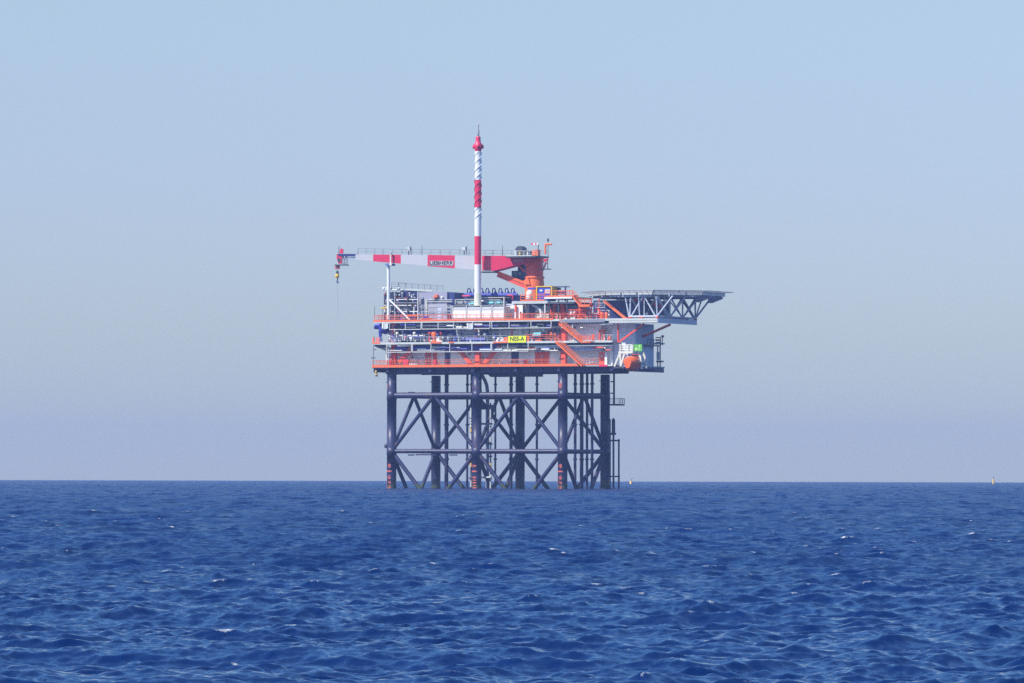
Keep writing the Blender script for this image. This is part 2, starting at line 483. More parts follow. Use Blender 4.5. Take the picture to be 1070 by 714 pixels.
# columns
for px in (410.8, 498.5, 588.5):
    u = U(px, -0.6, 370)
    part('column', ts, MB().box((u - 0.5, -0.6, ZC), (u + 0.5, 0.4, ZM - 0.31), red))
    part('column', ts, MB().box((u - 0.45, -0.5, ZM), (u + 0.45, 0.4, ZU - 0.31), red))
for px, y0, y1, v, w in [(543, 361, 382, 2.6, 0.5), (588, 338, 357, -0.2, 0.9), (538.5, 319, 334, 1.4, 0.35), (587.5, 318, 334, 0.6, 0.9), (578.6, 316, 334, -1.2, 0.35)]:
    a = P(px, y1, v); b = P(px, y0, v); part('column', ts, MB().box((a.x - w / 2, v, a.z), (a.x + w / 2, v + w, b.z), red))
for p, q, v in [((417, 378.5), (434, 361.5), -0.1), ((480.5, 367), (493.5, 382), -0.1), ((474, 361.4), (480.5, 367), -0.1), ((504, 382), (523, 361.5), -0.1), ((411, 371.2), (418.5, 371.2), -0.1)]:
    part('diagonal_brace', ts, MB().bar(P(*p, v), P(*q, v), 0.5, 0.75 if abs(p[1] - q[1]) > 1 else 0.3, red))
for p, q, v in [((582.5, 317.5), (580, 320), 0), ((573, 317.5), (578, 334), -1.5), ((631, 314.5), (655, 334), -1.6), ((625, 322), (631, 334.3), -0.5), ((647, 357.5), (673, 338.6), -1.25), ((646, 338.6), (646, 358), -1.2)]:
    part('knee_brace', ts, MB().bar(P(*p, v), P(*q, v), 0.28, 0.38 if p[0] != 631 else 0.5, red if p[0] != 631 else orange))
part('knee_brace', ts, MB().bar((ub, 4.5, Z(352, 4, 678)), (UR - 0.4, 4.5, Z(339.2, 4, 698)), 0.4, 0.45, red))

# deck edges
part('edge_beam', ts, MB().box((UL, VF - 0.1, ZM - 0.42), (URC, VF - 0.002, ZM + 0.02), pale))
part('edge_beam', ts, MB().box((UL, VF - 0.1, ZU - 0.42), (U(585, VF, 336), VF - 0.002, ZU - 0.14), pale))
part('toe_board', ts, MB().box((UL, VF - 0.13, ZU - 0.137), (U(578, VF, 336), VF - 0.002, ZU + 0.24), orange).box((UL - 0.1, VF - 0.13, ZU - 0.137), (UL - 0.002, 16, ZU + 0.24), orange))
part('edge_beam', ts, MB().box((U(585.2, VF, 336), VF - 0.1, ZU - 0.75), (U(632, VF, 336), VF - 0.002, ZU - 0.1), grey))
part('edge_beam', ts, MB().box((U(636.5, VF, 336), VF - 0.12, ZU - 0.92), (UR, VF - 0.002, ZU - 0.5), pale).box((U(632.2, VF, 336), VF - 0.1, ZU - 0.445), (UR, VF - 0.002, ZU + 0.02), pale))
part('edge_beam', ts, MB().box((UR + 0.002, VF, ZU - 1.0), (UR + 0.15, 16.3, ZU + 0.02), truM))


def hanger(px0, px1, pyb, ztop, step, v=VF, r=0.085):
    mb = MB(); a, b = U(px0, v, pyb), U(px1, v, pyb); zb = Z(pyb, v)
    mb.box((a, v - 0.1, zb - r), (b, v + 0.12, zb + r), pale)
    n = max(1, round((b - a) / step))
    for i in range(n + 1):
        u = a + (b - a) * i / n + (0 if i in (0, n) else random.uniform(-0.6, 0.6))
        mb.box((u - 0.075, v - 0.09, zb + r), (u + 0.075, v + 0.1, ztop - 0.422), pale)
    return part('hanger_frame', ts, mb)


hanger(404, 430, 367.4, ZM, 4.5); hanger(431, 513, 367.4, ZM, 4.2); hanger(514, 552, 367.4, ZM, 4.4)
hanger(407, 440, 343.6, ZU, 4.6); hanger(441, 512, 343.4, ZU, 4.4); hanger(514, 576, 343.4, ZU, 4.5)
for px, y0, y1, w in [(402, 338, 344, 3.6), (491, 338, 344.4, 3.4)]:      # square stiffener boxes under the upper deck
    part('edge_bracket', ts, MB().pbox(px - w / 2, px + w / 2, y0, y1, VF - 0.35, VF - 0.105, pale).pbox(px - w / 2 - 1.2, px - w / 2, y0, y1 - 0.6, VF - 0.45, VF - 0.105, white).pbox(px + w / 2, px + w / 2 + 1.2, y0, y1 - 0.6, VF - 0.45, VF - 0.105, white))

# railings
def rail(px0, px1, z, mt, v=VF + 0.06, h=1.25, py=360, **k):
    return part('railing', ts, MB().rail([(U(px0, v, py), v, z), (U(px1, v, py), v, z)], mt, h, **k))


rail(389.3, 580, ZC, orange, py=380, r=0.042)
part('railing', ts, MB().rail([(ULC + 0.05, VF + 0.06, ZC), (ULC + 0.05, 14, ZC)], orange, 1.25))
rail(606, 627, ZC, orange, py=380)
rail(586, 631, ZU, red, py=332, h=1.2, r=0.045)
rail(580, 627, ZM, red, py=355, h=1.2, r=0.04, v=VF + 0.5)
for px in (593, 606, 618, 626): part('stair_post', ts, MB().tube(P(px, 334.4, -1.9), P(px, 312, -1.9), 0.12, red if px != 606 else orange, 6))
for a_, b_ in (((593, 334), (606, 322)), ((606, 334), (618, 322)), ((618, 330), (626, 320))): part('stair_brace', ts, MB().tube(P(*a_, -1.9), P(*b_, -1.9), 0.09, red, 6))
for y_ in (324, 329): part('stair_beam', ts, MB().bar(P(592, y_, -1.95), P(627, y_, -1.95), 0.14, 0.16, red))
rail(398, 530, ZM, pale, py=355, h=1.2, r=0.032)
rail(549.5, 579, ZM, orange, py=355, h=1.35, r=0.055)
rail(391.2, 585, ZU, orange, py=332, h=1.25, r=0.05)
part('railing', ts, MB().rail([(UL + 0.05, VF + 0.06, ZU), (UL + 0.05, 14, ZU)], orange, 1.25, r=0.05))
part('railing', ts, MB().rail([(U(629, VF, 360), VF + 0.06, ZM), (U(640, VF, 360), VF + 0.06, ZM)], pale, 1.2))
# orange infill plates between the rails, seen here and there
for px0, px1, y0, y1, v in [(440, 452, 332.6, 333.9, -2.3), (425, 436, 328.8, 330.6, -2.2), (549.6, 553, 351, 358, -2.52), (526.5, 531, 352.5, 357.5, -2.2), (559, 566, 355, 358, -2.3), (404, 408.3, 376, 382, -1.6), (421, 426.3, 375.6, 382, -1.8), (453, 455, 376, 382, -1.6)]:
    part('fire_cabinet' if y0 > 370 else 'kick_plate', ts, MB().pbox(px0, px1, y0, y1, v, v + (0.9 if y0 > 370 else 0.05), (mastred if y0 > 370 else orange)))
# left end small platform and hanging marker
part('side_platform', ts, MB().pbox(389, 397, 358.0, 359.4, VF - 0.15, 2, orange).pbox(389.2, 391.2, 352.6, 358, VF, VF + 0.06, orange).pbox(392.6, 396.6, 352.6, 358, VF - 0.02, VF + 0.04, mat('salmon paint', (0.72, 0.22, 0.2), 0.5)))
part('ladder_pole', ts, MB().tube(P(390.2, 383, VF), P(390.2, 361, VF), 0.09, grey, 6).tube(P(388, 374, VF), P(392, 374, VF), 0.12, dgrey, 6).tube(P(389.5, 365.4, VF), P(393, 365.4, VF), 0.09, dgrey, 6).tube(P(391, 357, VF), P(391, 351, VF), 0.05, dgrey, 6))
part('deck_bracket', ts, MB().prism([(P(391, 361, -2).x, ZM - 0.31), (P(391, 361, -2).x, ZM - 0.7), (P(404, 366, -2).x, Z(366.5)), (P(404, 361, -2).x, ZM - 0.31)], -2.0, -1.7, dgrey))
part('scaffold', ts, MB().path([P(404.2, 382, -1.9), P(404.2, 361, -1.9)], 0.12, pale, 6).path([P(406, 382, -1.7), P(406, 361, -1.7)], 0.1, pale, 6))

# doors and openings
def door(px0, px1, py0, py1, v, mt=red, win=True):
    d = part('door', ts, MB().pbox(px0, px1, py0, py1, v - 0.12, v - 0.003, mt))
    if win:
        cx, cy = (px0 + px1) / 2, py0 + (py1 - py0) * 0.3
        part('window', d, MB().pbox(cx - 0.9, cx + 0.9, cy - 1.2, cy + 1.2, v - 0.16, v - 0.124, mat('door glass', (0.35, 0.5, 0.5), 0.1)))
    return d


door(444, 450.4, 368, 382, WC, win=False); door(452.3, 456.3, 368, 382, WC - 0.02, win=False)
door(559, 573.5, 368, 382, WC); door(585.5, 590.5, 368, 376, WC, win=False)
door(626, 631.5, 368, 381.8, -0.3); door(625.8, 631.4, 344.5, 357.3, 0.46)
door(572, 577, 345, 351, WM); door(602, 612, 321, 334, WC)
for px0, px1, y0, y1, v, d in [(464.8, 470.2, 367, 382, WC, 0.1), (534.2, 542, 367, 381, WC, 0.1), (503.5, 510, 344.5, 349.5, WM, 0.1), (557, 560.5, 320.5, 328, 2.9, 0.1), (551, 556, 320, 333.5, 2.9, 0.1)]:
    part('doorway', ts, MB().pbox(px0, px1, y0, y1, v - d, v - 0.003, navyw))
wallp(631.8, 634.2, 368, 382, -0.4, white, 0.3)
wallp(634.5, 640, 361, 382, 0.6, wall, 0.3)
wallp(590, 628, 361.6, 367, -1.2, wallb, 1.0)

# stairs
def stairs(pa, pb, v, w=0.95, mt=orange, landing=None):
    A, B = P(*pa, v), P(*pb, v)
    st = thing('staircase', '', 'staircase', (B.x, v, B.z))
    o = Vector((0, w, 0)); up = Vector((0, 0, 1.05))
    part('stringer', st, MB().bar(A, B, 0.08, 0.34, mt)); part('stringer', st, MB().bar(A + o, B + o, 0.08, 0.34, mt))
    n = max(4, int(abs(A.z - B.z) / 0.22)); t = MB()
    for i in range(1, n):
        c = A.lerp(B, i / n); t.box((c.x - 0.13, v + 0.05, c.z - 0.03), (c.x + 0.13, v + w - 0.05, c.z + 0.0), dgrey)
    part('treads', st, t)
    for k in (Vector((0, 0, 0)), o):
        h = MB().tube(A + k + up, B + k + up, 0.05, mt, 5).tube(A + k + up * 0.55, B + k + up * 0.55, 0.035, mt, 5)
        m_ = max(2, int((A - B).length / 1.7))
        for i in range(m_ + 1):
            c = A.lerp(B, i / m_) + k; h.tube(c, c + up, 0.035, mt, 5)
        part('handrail', st, h)
    return st


s1 = stairs((580.2, 357.2), (608, 382.6), -3.6)
s1['label'] = 'lowest orange staircase, from the mid deck by the yellow sign to the bottom deck'
s2 = stairs((584, 338.5), (608.2, 358.2), -3.5)
s2['label'] = 'orange staircase between upper and mid deck, directly above the lowest flight'
part('landing', s2, MB().pbox(607.6, 617, 357.2, 358.4, -3.6, -2.61, orange).rail([P(608.4, 357.4, -3.5), P(617, 357.4, -3.5)], orange, 1.1, 1.2, 0.06))
s3 = stairs((598, 309.5), (606, 319.6), -3.8)
s3['label'] = 'short steep orange staircase beside the helideck corner with an orange landing'
part('landing', s3, MB().pbox(604.5, 616, 318.2, 320.8, -3.9, -2.2, orange).rail([P(606, 318.4, -3.8), P(616, 318.4, -3.8)], orange, 1.15, 1.0, 0.07))
part('landing', s3, MB().pbox(595, 600, 308.4, 310, -3.9, -2.2, orange).rail([P(595, 308.4, -3.8), P(599, 308.4, -3.8)], orange, 0.9, 1.0, 0.06))
part('post', s3, MB().tube(P(612.4, 334, -2.4), P(612.4, 320.8, -2.4), 0.13, orange, 6))

# crane deck (raised deck on the right of the upper deck)
zk = ZK
part('raised_deck', ts, MB().flat([(U(536, VF, 317), VF), (U(600, VF, 317), VF), (U(600, VF, 317), 12), (U(536, VF, 317), 12)], zk - 0.35, zk, dgrey))
part('edge_beam', ts, MB().box((U(535, VF, 317), VF - 0.1, Z(318.2)), (U(572, VF, 317), VF - 0.002, Z(315.4)), pale).box((U(569, VF, 317), VF - 0.14, Z(313.4)), (U(598, VF, 317), VF - 0.102, Z(311.6)), white))
part('toe_board', ts, MB().box((U(544, VF, 317), VF - 0.13, Z(315.3)), (U(569, VF, 317), VF - 0.002, Z(313.9)), orange).box((U(570, VF, 317), VF - 0.13, Z(311.5)), (U(596, VF, 317), VF - 0.002, Z(309.9)), orange))
rail(544, 569, Z(314), orange, py=313, h=1.15, r=0.065, step=1.2)
rail(569, 598, Z(310), orange, py=308, h=1.0, r=0.06, step=1.4)
part('raised_deck', ts, MB().box((U(569, VF, 312), VF, Z(313.3)), (U(600, VF, 312), 6, Z(311.7)), dgrey))
part('column', ts, MB().box((U(569.5, -2, 320), -2.4, ZU), (U(569.5, -2, 320) + 0.3, -2.1, Z(313.5)), pale))
for px in (573.5, 583, 592): part('deck_post', ts, MB().pbox(px, px + 0.9, 313.4, 334.5, -2.3, -2.05, dgrey))

# ------------------------------------------------------------------ pipework on the decks
def pipe(pts, v, r, mt, name='pipe'): return part(name, ts, MB().path([P(x, y, v) if not isinstance(v, (list, tuple)) else P(x, y, vv) for (x, y), vv in zip(pts, v if isinstance(v, (list, tuple)) else [v] * len(pts))], r, mt, 8))


pipe([(404, 346.6), (474, 346.6)], 1.2, 0.42, bluep); pipe([(452, 345), (473, 345), (476, 350), (476, 357)], 0.4, 0.32, bluep)
pipe([(430, 364), (516, 363.6)], -0.9, 0.5, bluep); pipe([(413, 364.6), (425, 364.6)], -1.0, 0.42, bluep); pipe([(505, 364), (517, 362), (519, 357)], -1.5, 0.4, bluep)
pipe([(530, 364.5), (588, 364.5)], -0.6, 0.4, navyw); pipe([(552, 364), (577, 363)], -1.2, 0.22, red)
pipe([(393, 340.5), (398, 340.5), (399.5, 345), (404, 346)], 0.5, 0.75, bluep); pipe([(397, 346), (398, 357)], -1, 0.35, bluep)
pipe([(392.5, 341), (392.5, 344)], 0.5, 0.4, navyw)
for a, b, y, v, r, m_ in [(408, 440, 352.6, -0.2, 0.35, bluep), (440, 452, 353, -0.6, 0.28, bluep), (476, 486, 354.5, -0.8, 0.5, bluep), (487, 507, 355, -1.2, 0.42, bluep), (410, 471, 349.6, 0.8, 0.14, pale), (406, 444, 350.8, -1.0, 0.12, white), (513, 534, 347, 2.5, 0.12, pale), (499, 540, 344.7, 2, 0.15, pale), (512, 536, 349.4, 2.6, 0.12, pale), (543, 580, 340, 0.5, 0.35, grey), (548, 590, 342.2, -0.5, 0.22, pale), (470, 590, 339.6, 2, 0.28, navyw), (404, 470, 339.8, 1.6, 0.3, grey)]:
    pipe([(a, y), (b, y)], v, r, m_)
for px, y0, y1, v, r, m_ in [(478, 338, 350, -1.5, 0.25, cream), (500.5, 344, 350.5, -1.5, 0.25, cream), (412.5, 343.5, 350, -1.8, 0.12, pale), (414.5, 348, 356, -1.6, 0.12, white), (580, 343, 357, 1.0, 0.3, bluep), (583.5, 343, 357, 1.2, 0.22, wallb), (552.5, 318, 357, -2.2, 0.28, dgrey), (546, 338, 349, 1.2, 0.3, wallb), (535, 344, 352, 1, 0.18, red), (568, 340, 346, -1, 0.2, white)]:
    pipe([(px, y0), (px, y1)], v, r, m_)
for px, py in [(415, 348.7), (433, 348.7)]:
    part('floodlight', ts, MB().lathe(P(px, py, -2.2), [(0.12, -0.35), (0.32, -0.2), (0.34, 0.2), (0.1, 0.35)], cream, 10))
rng = random.Random(11)
for k in range(64):              # small valves, actuators and pipe stubs between the rails of the middle deck
    px = rng.uniform(406, 527); v = rng.uniform(-2.0, 1.5); base = rng.uniform(355, 357.3); h = rng.uniform(2.5, 9)
    mt = rng.choice([bluep, bluep, white, pale, grey, navyw, wallb])
    p = P(px, base, v); top = P(px, base - h, v)
    mb = MB().tube(p, top, rng.uniform(0.1, 0.22), mt, 6)
    if rng.random() < 0.6:
        q = P(px, base - h * rng.uniform(0.4, 0.9), v); mb.tube(q - Vector((0.3, 0, 0)), q + Vector((0.3, 0, 0)), rng.uniform(0.16, 0.3), mt, 8)
    mb.lathe(top, [(0.3, -0.05), (0.3, 0.05)], mt, 8)
    part('valve', ts, mb)
for k in range(26):              # short pipe runs
    px = rng.uniform(406, 560); L = rng.uniform(3, 16); y = rng.choice([rng.uniform(348, 356), rng.uniform(362, 366.5), rng.uniform(339, 343)]); v = rng.uniform(-1.8, 2)
    mt = rng.choice([bluep, bluep, pale, grey, white, navyw])
    pts = [(px, y), (px + L, y)]
    if rng.random() < 0.5: pts.append((px + L, y + rng.choice([-1, 1]) * rng.uniform(1, 2.4)))
    pipe(pts, v, rng.uniform(0.07, 0.2), mt)
for k in range(60):              # instrument boxes and junction boxes
    px = rng.uniform(406, 585); y, vv = rng.choice([(rng.uniform(363, 366.5), -1.6), (rng.uniform(350, 356.4), -2.0), (rng.uniform(340, 342.5), -1.5), (379.5 + rng.uniform(-1, 1), 1.2), (rng.uniform(369, 376), 1.3), (rng.uniform(345, 352), 1.9), (rng.uniform(345, 352), 1.9)])
    w, h = rng.uniform(0.8, 2.2), rng.uniform(0.8, 2.2)
    part('junction_box', ts, MB().pbox(px, px + w, y - h / 2, y + h / 2, vv, vv + 0.35, rng.choice([white, pale, cream, grey, bluep, dgrey, red])))
for a, b, y, z, v in [(404, 470, 341.3, 0, 0.3), (470, 590, 341, 0, 0.6), (404, 560, 362.2, 0, 0.8)]:
    part('cable_tray', ts, MB().pbox(a, b, y, y + 0.8, v, v + 0.7, grey))
rng = random.Random(5)
for k in range(88):              # clutter on the right, below and beside the crane deck
    px = rng.uniform(545, 635); lev = rng.choice([(319, 334, -0.5), (338.6, 343, -2.2), (338.6, 343, -1), (361, 367, -1.6)])
    y = rng.uniform(lev[0], lev[1]); v = lev[2] + rng.uniform(-0.4, 1.5)
    mt = rng.choice([pale, pale, grey, white, wallb, navyw, red, dgrey])
    if rng.random() < 0.5: pipe([(px, y), (px + rng.uniform(3, 14), y)], v, rng.uniform(0.08, 0.2), mt, 'conduit')
    else: pipe([(px, min(y + rng.uniform(2, 7), lev[1])), (px, y)], v, rng.uniform(0.08, 0.2), mt, 'conduit')
rng = random.Random(33)
for k in range(46):              # service lines slung under the decks, just behind the hanging frames
    px = rng.uniform(404, 575); y = rng.choice([rng.uniform(338.8, 342.8), rng.uniform(361.8, 366.6)]); v = rng.uniform(-2.3, -1.3); L = rng.uniform(5, 26)
    mt = rng.choice([bluep, bluep, pale, white, wallb, grey, cream])
    part('service_line', ts, MB().tube(P(px, y, v), P(min(px + L, 588), y, v), rng.uniform(0.08, 0.24), mt, 8))
for k in range(34):              # white and pale gear standing along the mid and upper deck edges
    px = rng.uniform(405, 632); y1, v = rng.choice([(357.2, rng.uniform(-2.2, -0.5)), (357.2, rng.uniform(-2.2, -0.5)), (334.6, rng.uniform(-2.0, 0.5))]); h_ = rng.uniform(1.5, 5); w_ = rng.uniform(0.8, 3)
    part('instrument_cabinet', ts, MB().pbox(px, px + w_, y1 - h_, y1, v, v + 0.5, rng.choice([white, pale, cream, wallb, bluep, grey])))
rng = random.Random(21)
for k in range(20):              # light access scaffolds and handrails deep in the decks
    px = rng.uniform(405, 620); w_ = rng.uniform(6, 18); y1, v = rng.choice([(334.6, rng.uniform(-1.5, 1.5)), (357.2, rng.uniform(-1.8, 0.8)), (382.2, rng.uniform(-1.2, 0.8))]); h_ = rng.uniform(6, 12)
    mb = MB(); mt = rng.choice([pale, grey, grey, white])
    for i in range(3): mb.tube(P(px + w_ * i / 2, y1, v), P(px + w_ * i / 2, y1 - h_, v), 0.055, mt, 4)
    for i in range(1, 4): mb.tube(P(px, y1 - h_ * i / 3, v), P(px + w_, y1 - h_ * i / 3, v), 0.05, mt, 4)
    part('scaffold', ts, mb)
for k in range(46):              # orange and red odds and ends
    px = rng.uniform(530, 638); y1, v = rng.choice([(334.6, rng.uniform(-2.0, 0.5)), (334.6, rng.uniform(-2.0, 0.5)), (357.2, rng.uniform(-2.0, 0.2))]); h_ = rng.uniform(2, 11); w_ = rng.uniform(0.5, 1.6)
    part('pipe_support', ts, MB().pbox(px, px + w_, y1 - h_, y1, v, v + 0.25, rng.choice([orange, red, red, white])))
# silver pipe bundle with bends under the crane deck
for k in range(4):
    pts = [P(556 + 2.2 * k, 318.5 + 0.6 * k, -1.4 + 0.3 * k), P(560 + 2.2 * k, 320 + k, -1.4 + 0.3 * k), P(565 + 1.6 * k, 324 + 1.2 * k, -1.4 + 0.3 * k), P(566 + 1.6 * k, 334.4, -1.4 + 0.3 * k)]
    part('pipe', ts, MB().path(pts, 0.28, white, 8))
for y in (321, 325, 329, 332): part('duct', ts, MB().tube(P(560, y, -0.4), P(574, y, -0.4), 0.36, pale, 8))
part('cable_tray', ts, MB().pbox(622, 632, 321, 321.8, -2.2, -1.6, pale).rail([P(622, 321, -2.2), P(632, 321, -2.2)], pale, 1.0, 1.0, 0.04))
for px in (594, 597, 600.5): solo('air_bottle', 'pale upright air bottle behind the upper deck edge below the crane deck', 'gas bottle', MB().lathe(P(px, 334.3, -1.6), [(0.3, 0), (0.32, 0.2), (0.32, 1.6), (0.12, 2.0)], pale, 10), P(px, 334.3, -1.6), 'pale air bottles')
for px in (629, 633.6): solo('air_bottle', 'short orange bottle standing under the slanted orange brace', 'gas bottle', MB().lathe(P(px, 334.3, -1.8), [(0.35, 0), (0.38, 0.2), (0.38, 1.3), (0.15, 1.6)], orange, 10), P(px, 334.3, -1.8), 'orange bottles')
solo('storage_locker', 'low cream locker in front of the pale air bottles', 'locker', MB().pbox(596, 601, 332, 334.4, -2.3, -2.0, cream), P(598, 334.4, -2.2))
part('drip_tray', ts, MB().pbox(602.5, 609.5, 332.4, 334.5, -2.3, -1.2, orange))
# lower right details: dark ledge platforms on the end face
eu = ub + 0.02


def EX(px, v, py): return U(px, v, py)


le = MB(); v0, v1 = -0.6, 9.4
le.box((ub + 0.002, -0.8, Z(361.4, 4, 670)), (ub + 1.3, 10.5, Z(360.3, 4, 670)), dgrey)
le.rail([(ub + 1.25, 4.4, Z(360.4, 4, 670)), (ub + 1.25, 10.4, Z(360.4, 4, 670))], dgrey, 1.2, 1.4, 0.05)
part('side_walkway', ts, le)
le = MB(); le.box((URC + 0.002, -2.3, Z(386, 4, 670)), (ub + 1.4, 10.5, Z(383.7, 4, 670)), girderM)
le.prism([(ub - 0.5, Z(386, 4, 670)), (ub + 1.0, Z(386, 4, 670)), (ub - 0.5, Z(388, 4, 670))], 4, 9, girderM)
le.tube((ub + 1.3, 10.4, Z(384, 10, 690)), (ub + 1.3, 10.4, Z(381.8, 10, 690)), 0.12, dgrey, 6)
part('side_walkway', ts, le)
le = MB()
for px, y0, y1 in [(690.3, 352, 361), (692.2, 351.5, 361)]: le.tube(P(px, y1, 10.2), P(px, y0, 10.2), 0.1, dgrey, 6)
for y in (353, 355.5, 358): le.bar(P(685.5, y, 10.2), P(690.3, y, 10.2), 0.4, 0.22, red if y < 356 else grey)
le.tube(P(691.5, 351.6, 10.2), P(693.4, 351.6, 10.2), 0.25, dgrey, 6)
part('wind_sensor', ts, le)
le = MB()
le.tube(P(690, 384, 10.2), P(690, 361, 10.2), 0.12, dgrey, 6).tube(P(687, 384, 10.2), P(687, 361, 10.2), 0.1, dgrey, 6)
for k in range(18): le.tube(P(687, 361 + k * 1.28, 10.2), P(690, 361 + k * 1.28, 10.2), 0.05, dgrey, 4)
le.pbox(686, 689, 368, 376, 9.6, 10.1, pale).pbox(685.6, 691, 377, 378.6, 9.4, 10.6, dgrey)
part('ladder', ts, le)
part('pipe', ts, MB().path([P(641, 385, 2), P(641, 388, 2), P(657, 388, 2), P(657, 385, 2)], 0.16, girderM, 6))
part('pipe', ts, MB().path([P(648, 385, 3), P(648, 389, 3)], 0.3, girderM, 6))

# ------------------------------------------------------------------ things on the decks
# cooler bank: white louvred box in front of the mast
zt = ZU
cb = thing('cooler_bank', 'white four panel cooler box at the foot of the striped mast', 'cooler', (U(499, -2, 327), -1.2, zt))
part('casing', cb, MB().pbox(472, 526.5, 320.2, 334.4, -1.6, 1.4, pale))
for a, b in [(473.4, 486.6), (488, 501.6), (503.2, 513.4), (515, 526)]:
    pnl = part('panel', cb, MB().pbox(a, b, 321.6, 333.8, -1.72, -1.604, white))
    part('louvre', pnl, MB().pbox(a, b, 321.7, 324.0, -1.78, -1.723, boomM))
for px in (472.4, 487.3, 502.4, 514.2, 526.4): part('post', cb, MB().pbox(px - 0.5, px + 0.5, 319.4, 334.5, -1.85, -1.79, pale))
part('top_beam', cb, MB().pbox(470.8, 527, 319.0, 320.1, -1.85, 1.5, pale))

# equipment seen above the cooler box
zq = Z(319, 1, 500)
eq = thing('pipe_rack', 'low grey rack of pipes and blue trays behind the white cooler box', 'pipe rack', (U(505, 3, 315), 3, zq))
part('frame', eq, MB().pbox(474, 497, 312.5, 313.4, 1.6, 5, pale).pbox(503, 527, 310.6, 311.4, 1.6, 5, cream).pbox(474, 527, 318.0, 318.9, 1.6, 5, pale).pbox(475, 475.8, 313, 319, 1.6, 2, pale).pbox(526, 526.8, 311, 319, 1.6, 2, pale))
part('tray', eq, MB().pbox(504, 523, 312.6, 314.0, 1.7, 2.4, grey).pbox(508, 527, 315.2, 317.2, 1.8, 3, teal).pbox(489, 495, 316.4, 318, 1.8, 3, teal))
for a, b, y, r, m_ in [(476, 496, 315, 0.3, pale), (478, 494, 317, 0.22, grey), (503, 520, 318, 0.2, bluep), (503, 525, 314.6, 0.16, white), (524, 538, 318.4, 0.16, wallb)]:
    part('pipe', eq, MB().tube(P(a, y, 2.2), P(b, y, 2.2), r, m_, 8))
rng = random.Random(3)
for k in range(14):
    px = rng.choice([rng.uniform(476, 496), rng.uniform(503, 527)]); part('valve', eq, MB().tube(P(px, 318.5, 1.9), P(px, 318.5 - rng.uniform(2, 5), 1.9), 0.12, rng.choice([pale, bluep, grey, dgrey]), 6).lathe(P(px, 316, 1.9), [(0.25, -0.1), (0.25, 0.1)], grey, 8))
part('red_pipe', eq, MB().path([P(530, 308.6, 2), P(535, 308.6, 2), P(535.6, 309.2, 2), P(535.6, 313, 2)], 0.13, mastred, 8))
part('red_pipe', eq, MB().tube(P(483, 309.4, 2.4), P(491, 309.2, 2.4), 0.14, mastred, 8))

# row of blue goosenecks
gn = thing('vent_header', 'blue header with a row of upright gooseneck vents behind the mast', 'vent', (U(513, 4, 308), 4, Z(310, 4, 513)))
part('header', gn, MB().tube(P(486, 308, 4), P(541, 308, 4), 0.32, bluep, 10).pbox(486, 541, 308.5, 319, 4.6, 8, navyw))
for px in (490, 496.5, 503, 509.2, 516, 522.8, 529.4, 535.8):
    w = 2.9
    pts = [P(px - w / 2, 308, 4), P(px - w / 2, 303.2, 4), P(px - w / 2 * 0.7, 301.9, 4), P(px, 301.4, 4), P(px + w / 2 * 0.7, 301.9, 4), P(px + w / 2, 303.2, 4), P(px + w / 2, 306.6, 4)]
    g = part('gooseneck', gn, MB().path(pts, 0.125, navyw, 8))
    part('flange', g, MB().tube(P(px + w / 2, 307, 4), P(px + w / 2 + 0.2, 305, 4), 0.28, bluep, 8).tube(P(px + w / 2 + 0.2, 305, 4), P(px + w / 2 + 1.6, 307.4, 4), 0.2, navyw, 8))

# generator module on the left
gmz = ZU
tm = thing('turbine_enclosure', 'grey and navy equipment module with a railed roof beside the white cooler box', 'module', (U(445, 1, 330), 1, gmz))
part('panel', tm, MB().prism([(P(438, 305.5, 1).x, Z(305.5, 1, 440)), (P(467, 306.4, 1).x, Z(305.5, 1, 440)), (P(467, 334, 1).x, ZU), (P(436, 334, 1).x, ZU), (P(435.6, 316, 1).x, Z(316, 1, 440))], 1.0, 9, mat('module grey', (0.33, 0.33, 0.42), 0.5, var=0.08)))
part('roof', tm, MB().prism([(P(418.5, 303.6, 1.2).x, Z(303.2, 1, 425)), (P(438, 304.6, 1.2).x, Z(304.6, 1, 440)), (P(435.5, 314, 1.2).x, Z(313, 1, 440)), (P(432, 312, 1.2).x, Z(310.8, 1, 440)), (P(418, 310.5, 1.2).x, Z(310.5, 1, 425))], 1.2, 9, navyw))
part('roof_edge', tm, MB().bar(P(424, 302.6, 0.9), P(452, 303.9, 0.9), 0.2, 0.26, pale))
part('railing', tm, MB().rail([P(409, 302, 1), P(424, 302.4, 1), P(450, 304.2, 1), P(463, 305, 1)], grey, 1.3, 1.6, 0.055))
part('railing', tm, MB().rail([P(440, 329, -0.2), P(471, 329, -0.2)], pale, 2.0, 1.8, 0.05, (0.35, 0.7)))
part('service_shaft', tm, MB().pbox(467.2, 474.4, 306.4, 334.2, 1.4, 8, navyw).pbox(474.5, 486, 306.6, 318, 5, 9, navyw))
for y in (313.4, 315.4, 321, 324.5, 327.6): part('rung_bar', tm, MB().bar(P(444 if y < 317 else 467, y, 0.8), P(472.4, y, 0.8), 0.12, 0.16, pale))
part('ladder', tm, MB().tube(P(446, 334, 0.7), P(446, 313, 0.7), 0.1, cream, 6).tube(P(445, 334, 0.7), P(445, 313, 0.7), 0.06, cream, 6))
part('window', tm, MB().pbox(451.6, 456.6, 312.4, 317, 0.92, 0.998, dgrey).pbox(439.5, 442, 312.5, 318, 0.92, 0.998, dgrey))
part('hood', tm, MB().prism([(P(451.6, 311.6, 0).x, Z(311.6, 0, 450)), (P(454, 308.2, 0).x, Z(308.2, 0, 450)), (P(456.2, 308.2, 0).x, Z(308.2, 0, 450)), (P(456, 311, 0).x, Z(310.6, 0, 450))], 0.2, 0.95, orange))
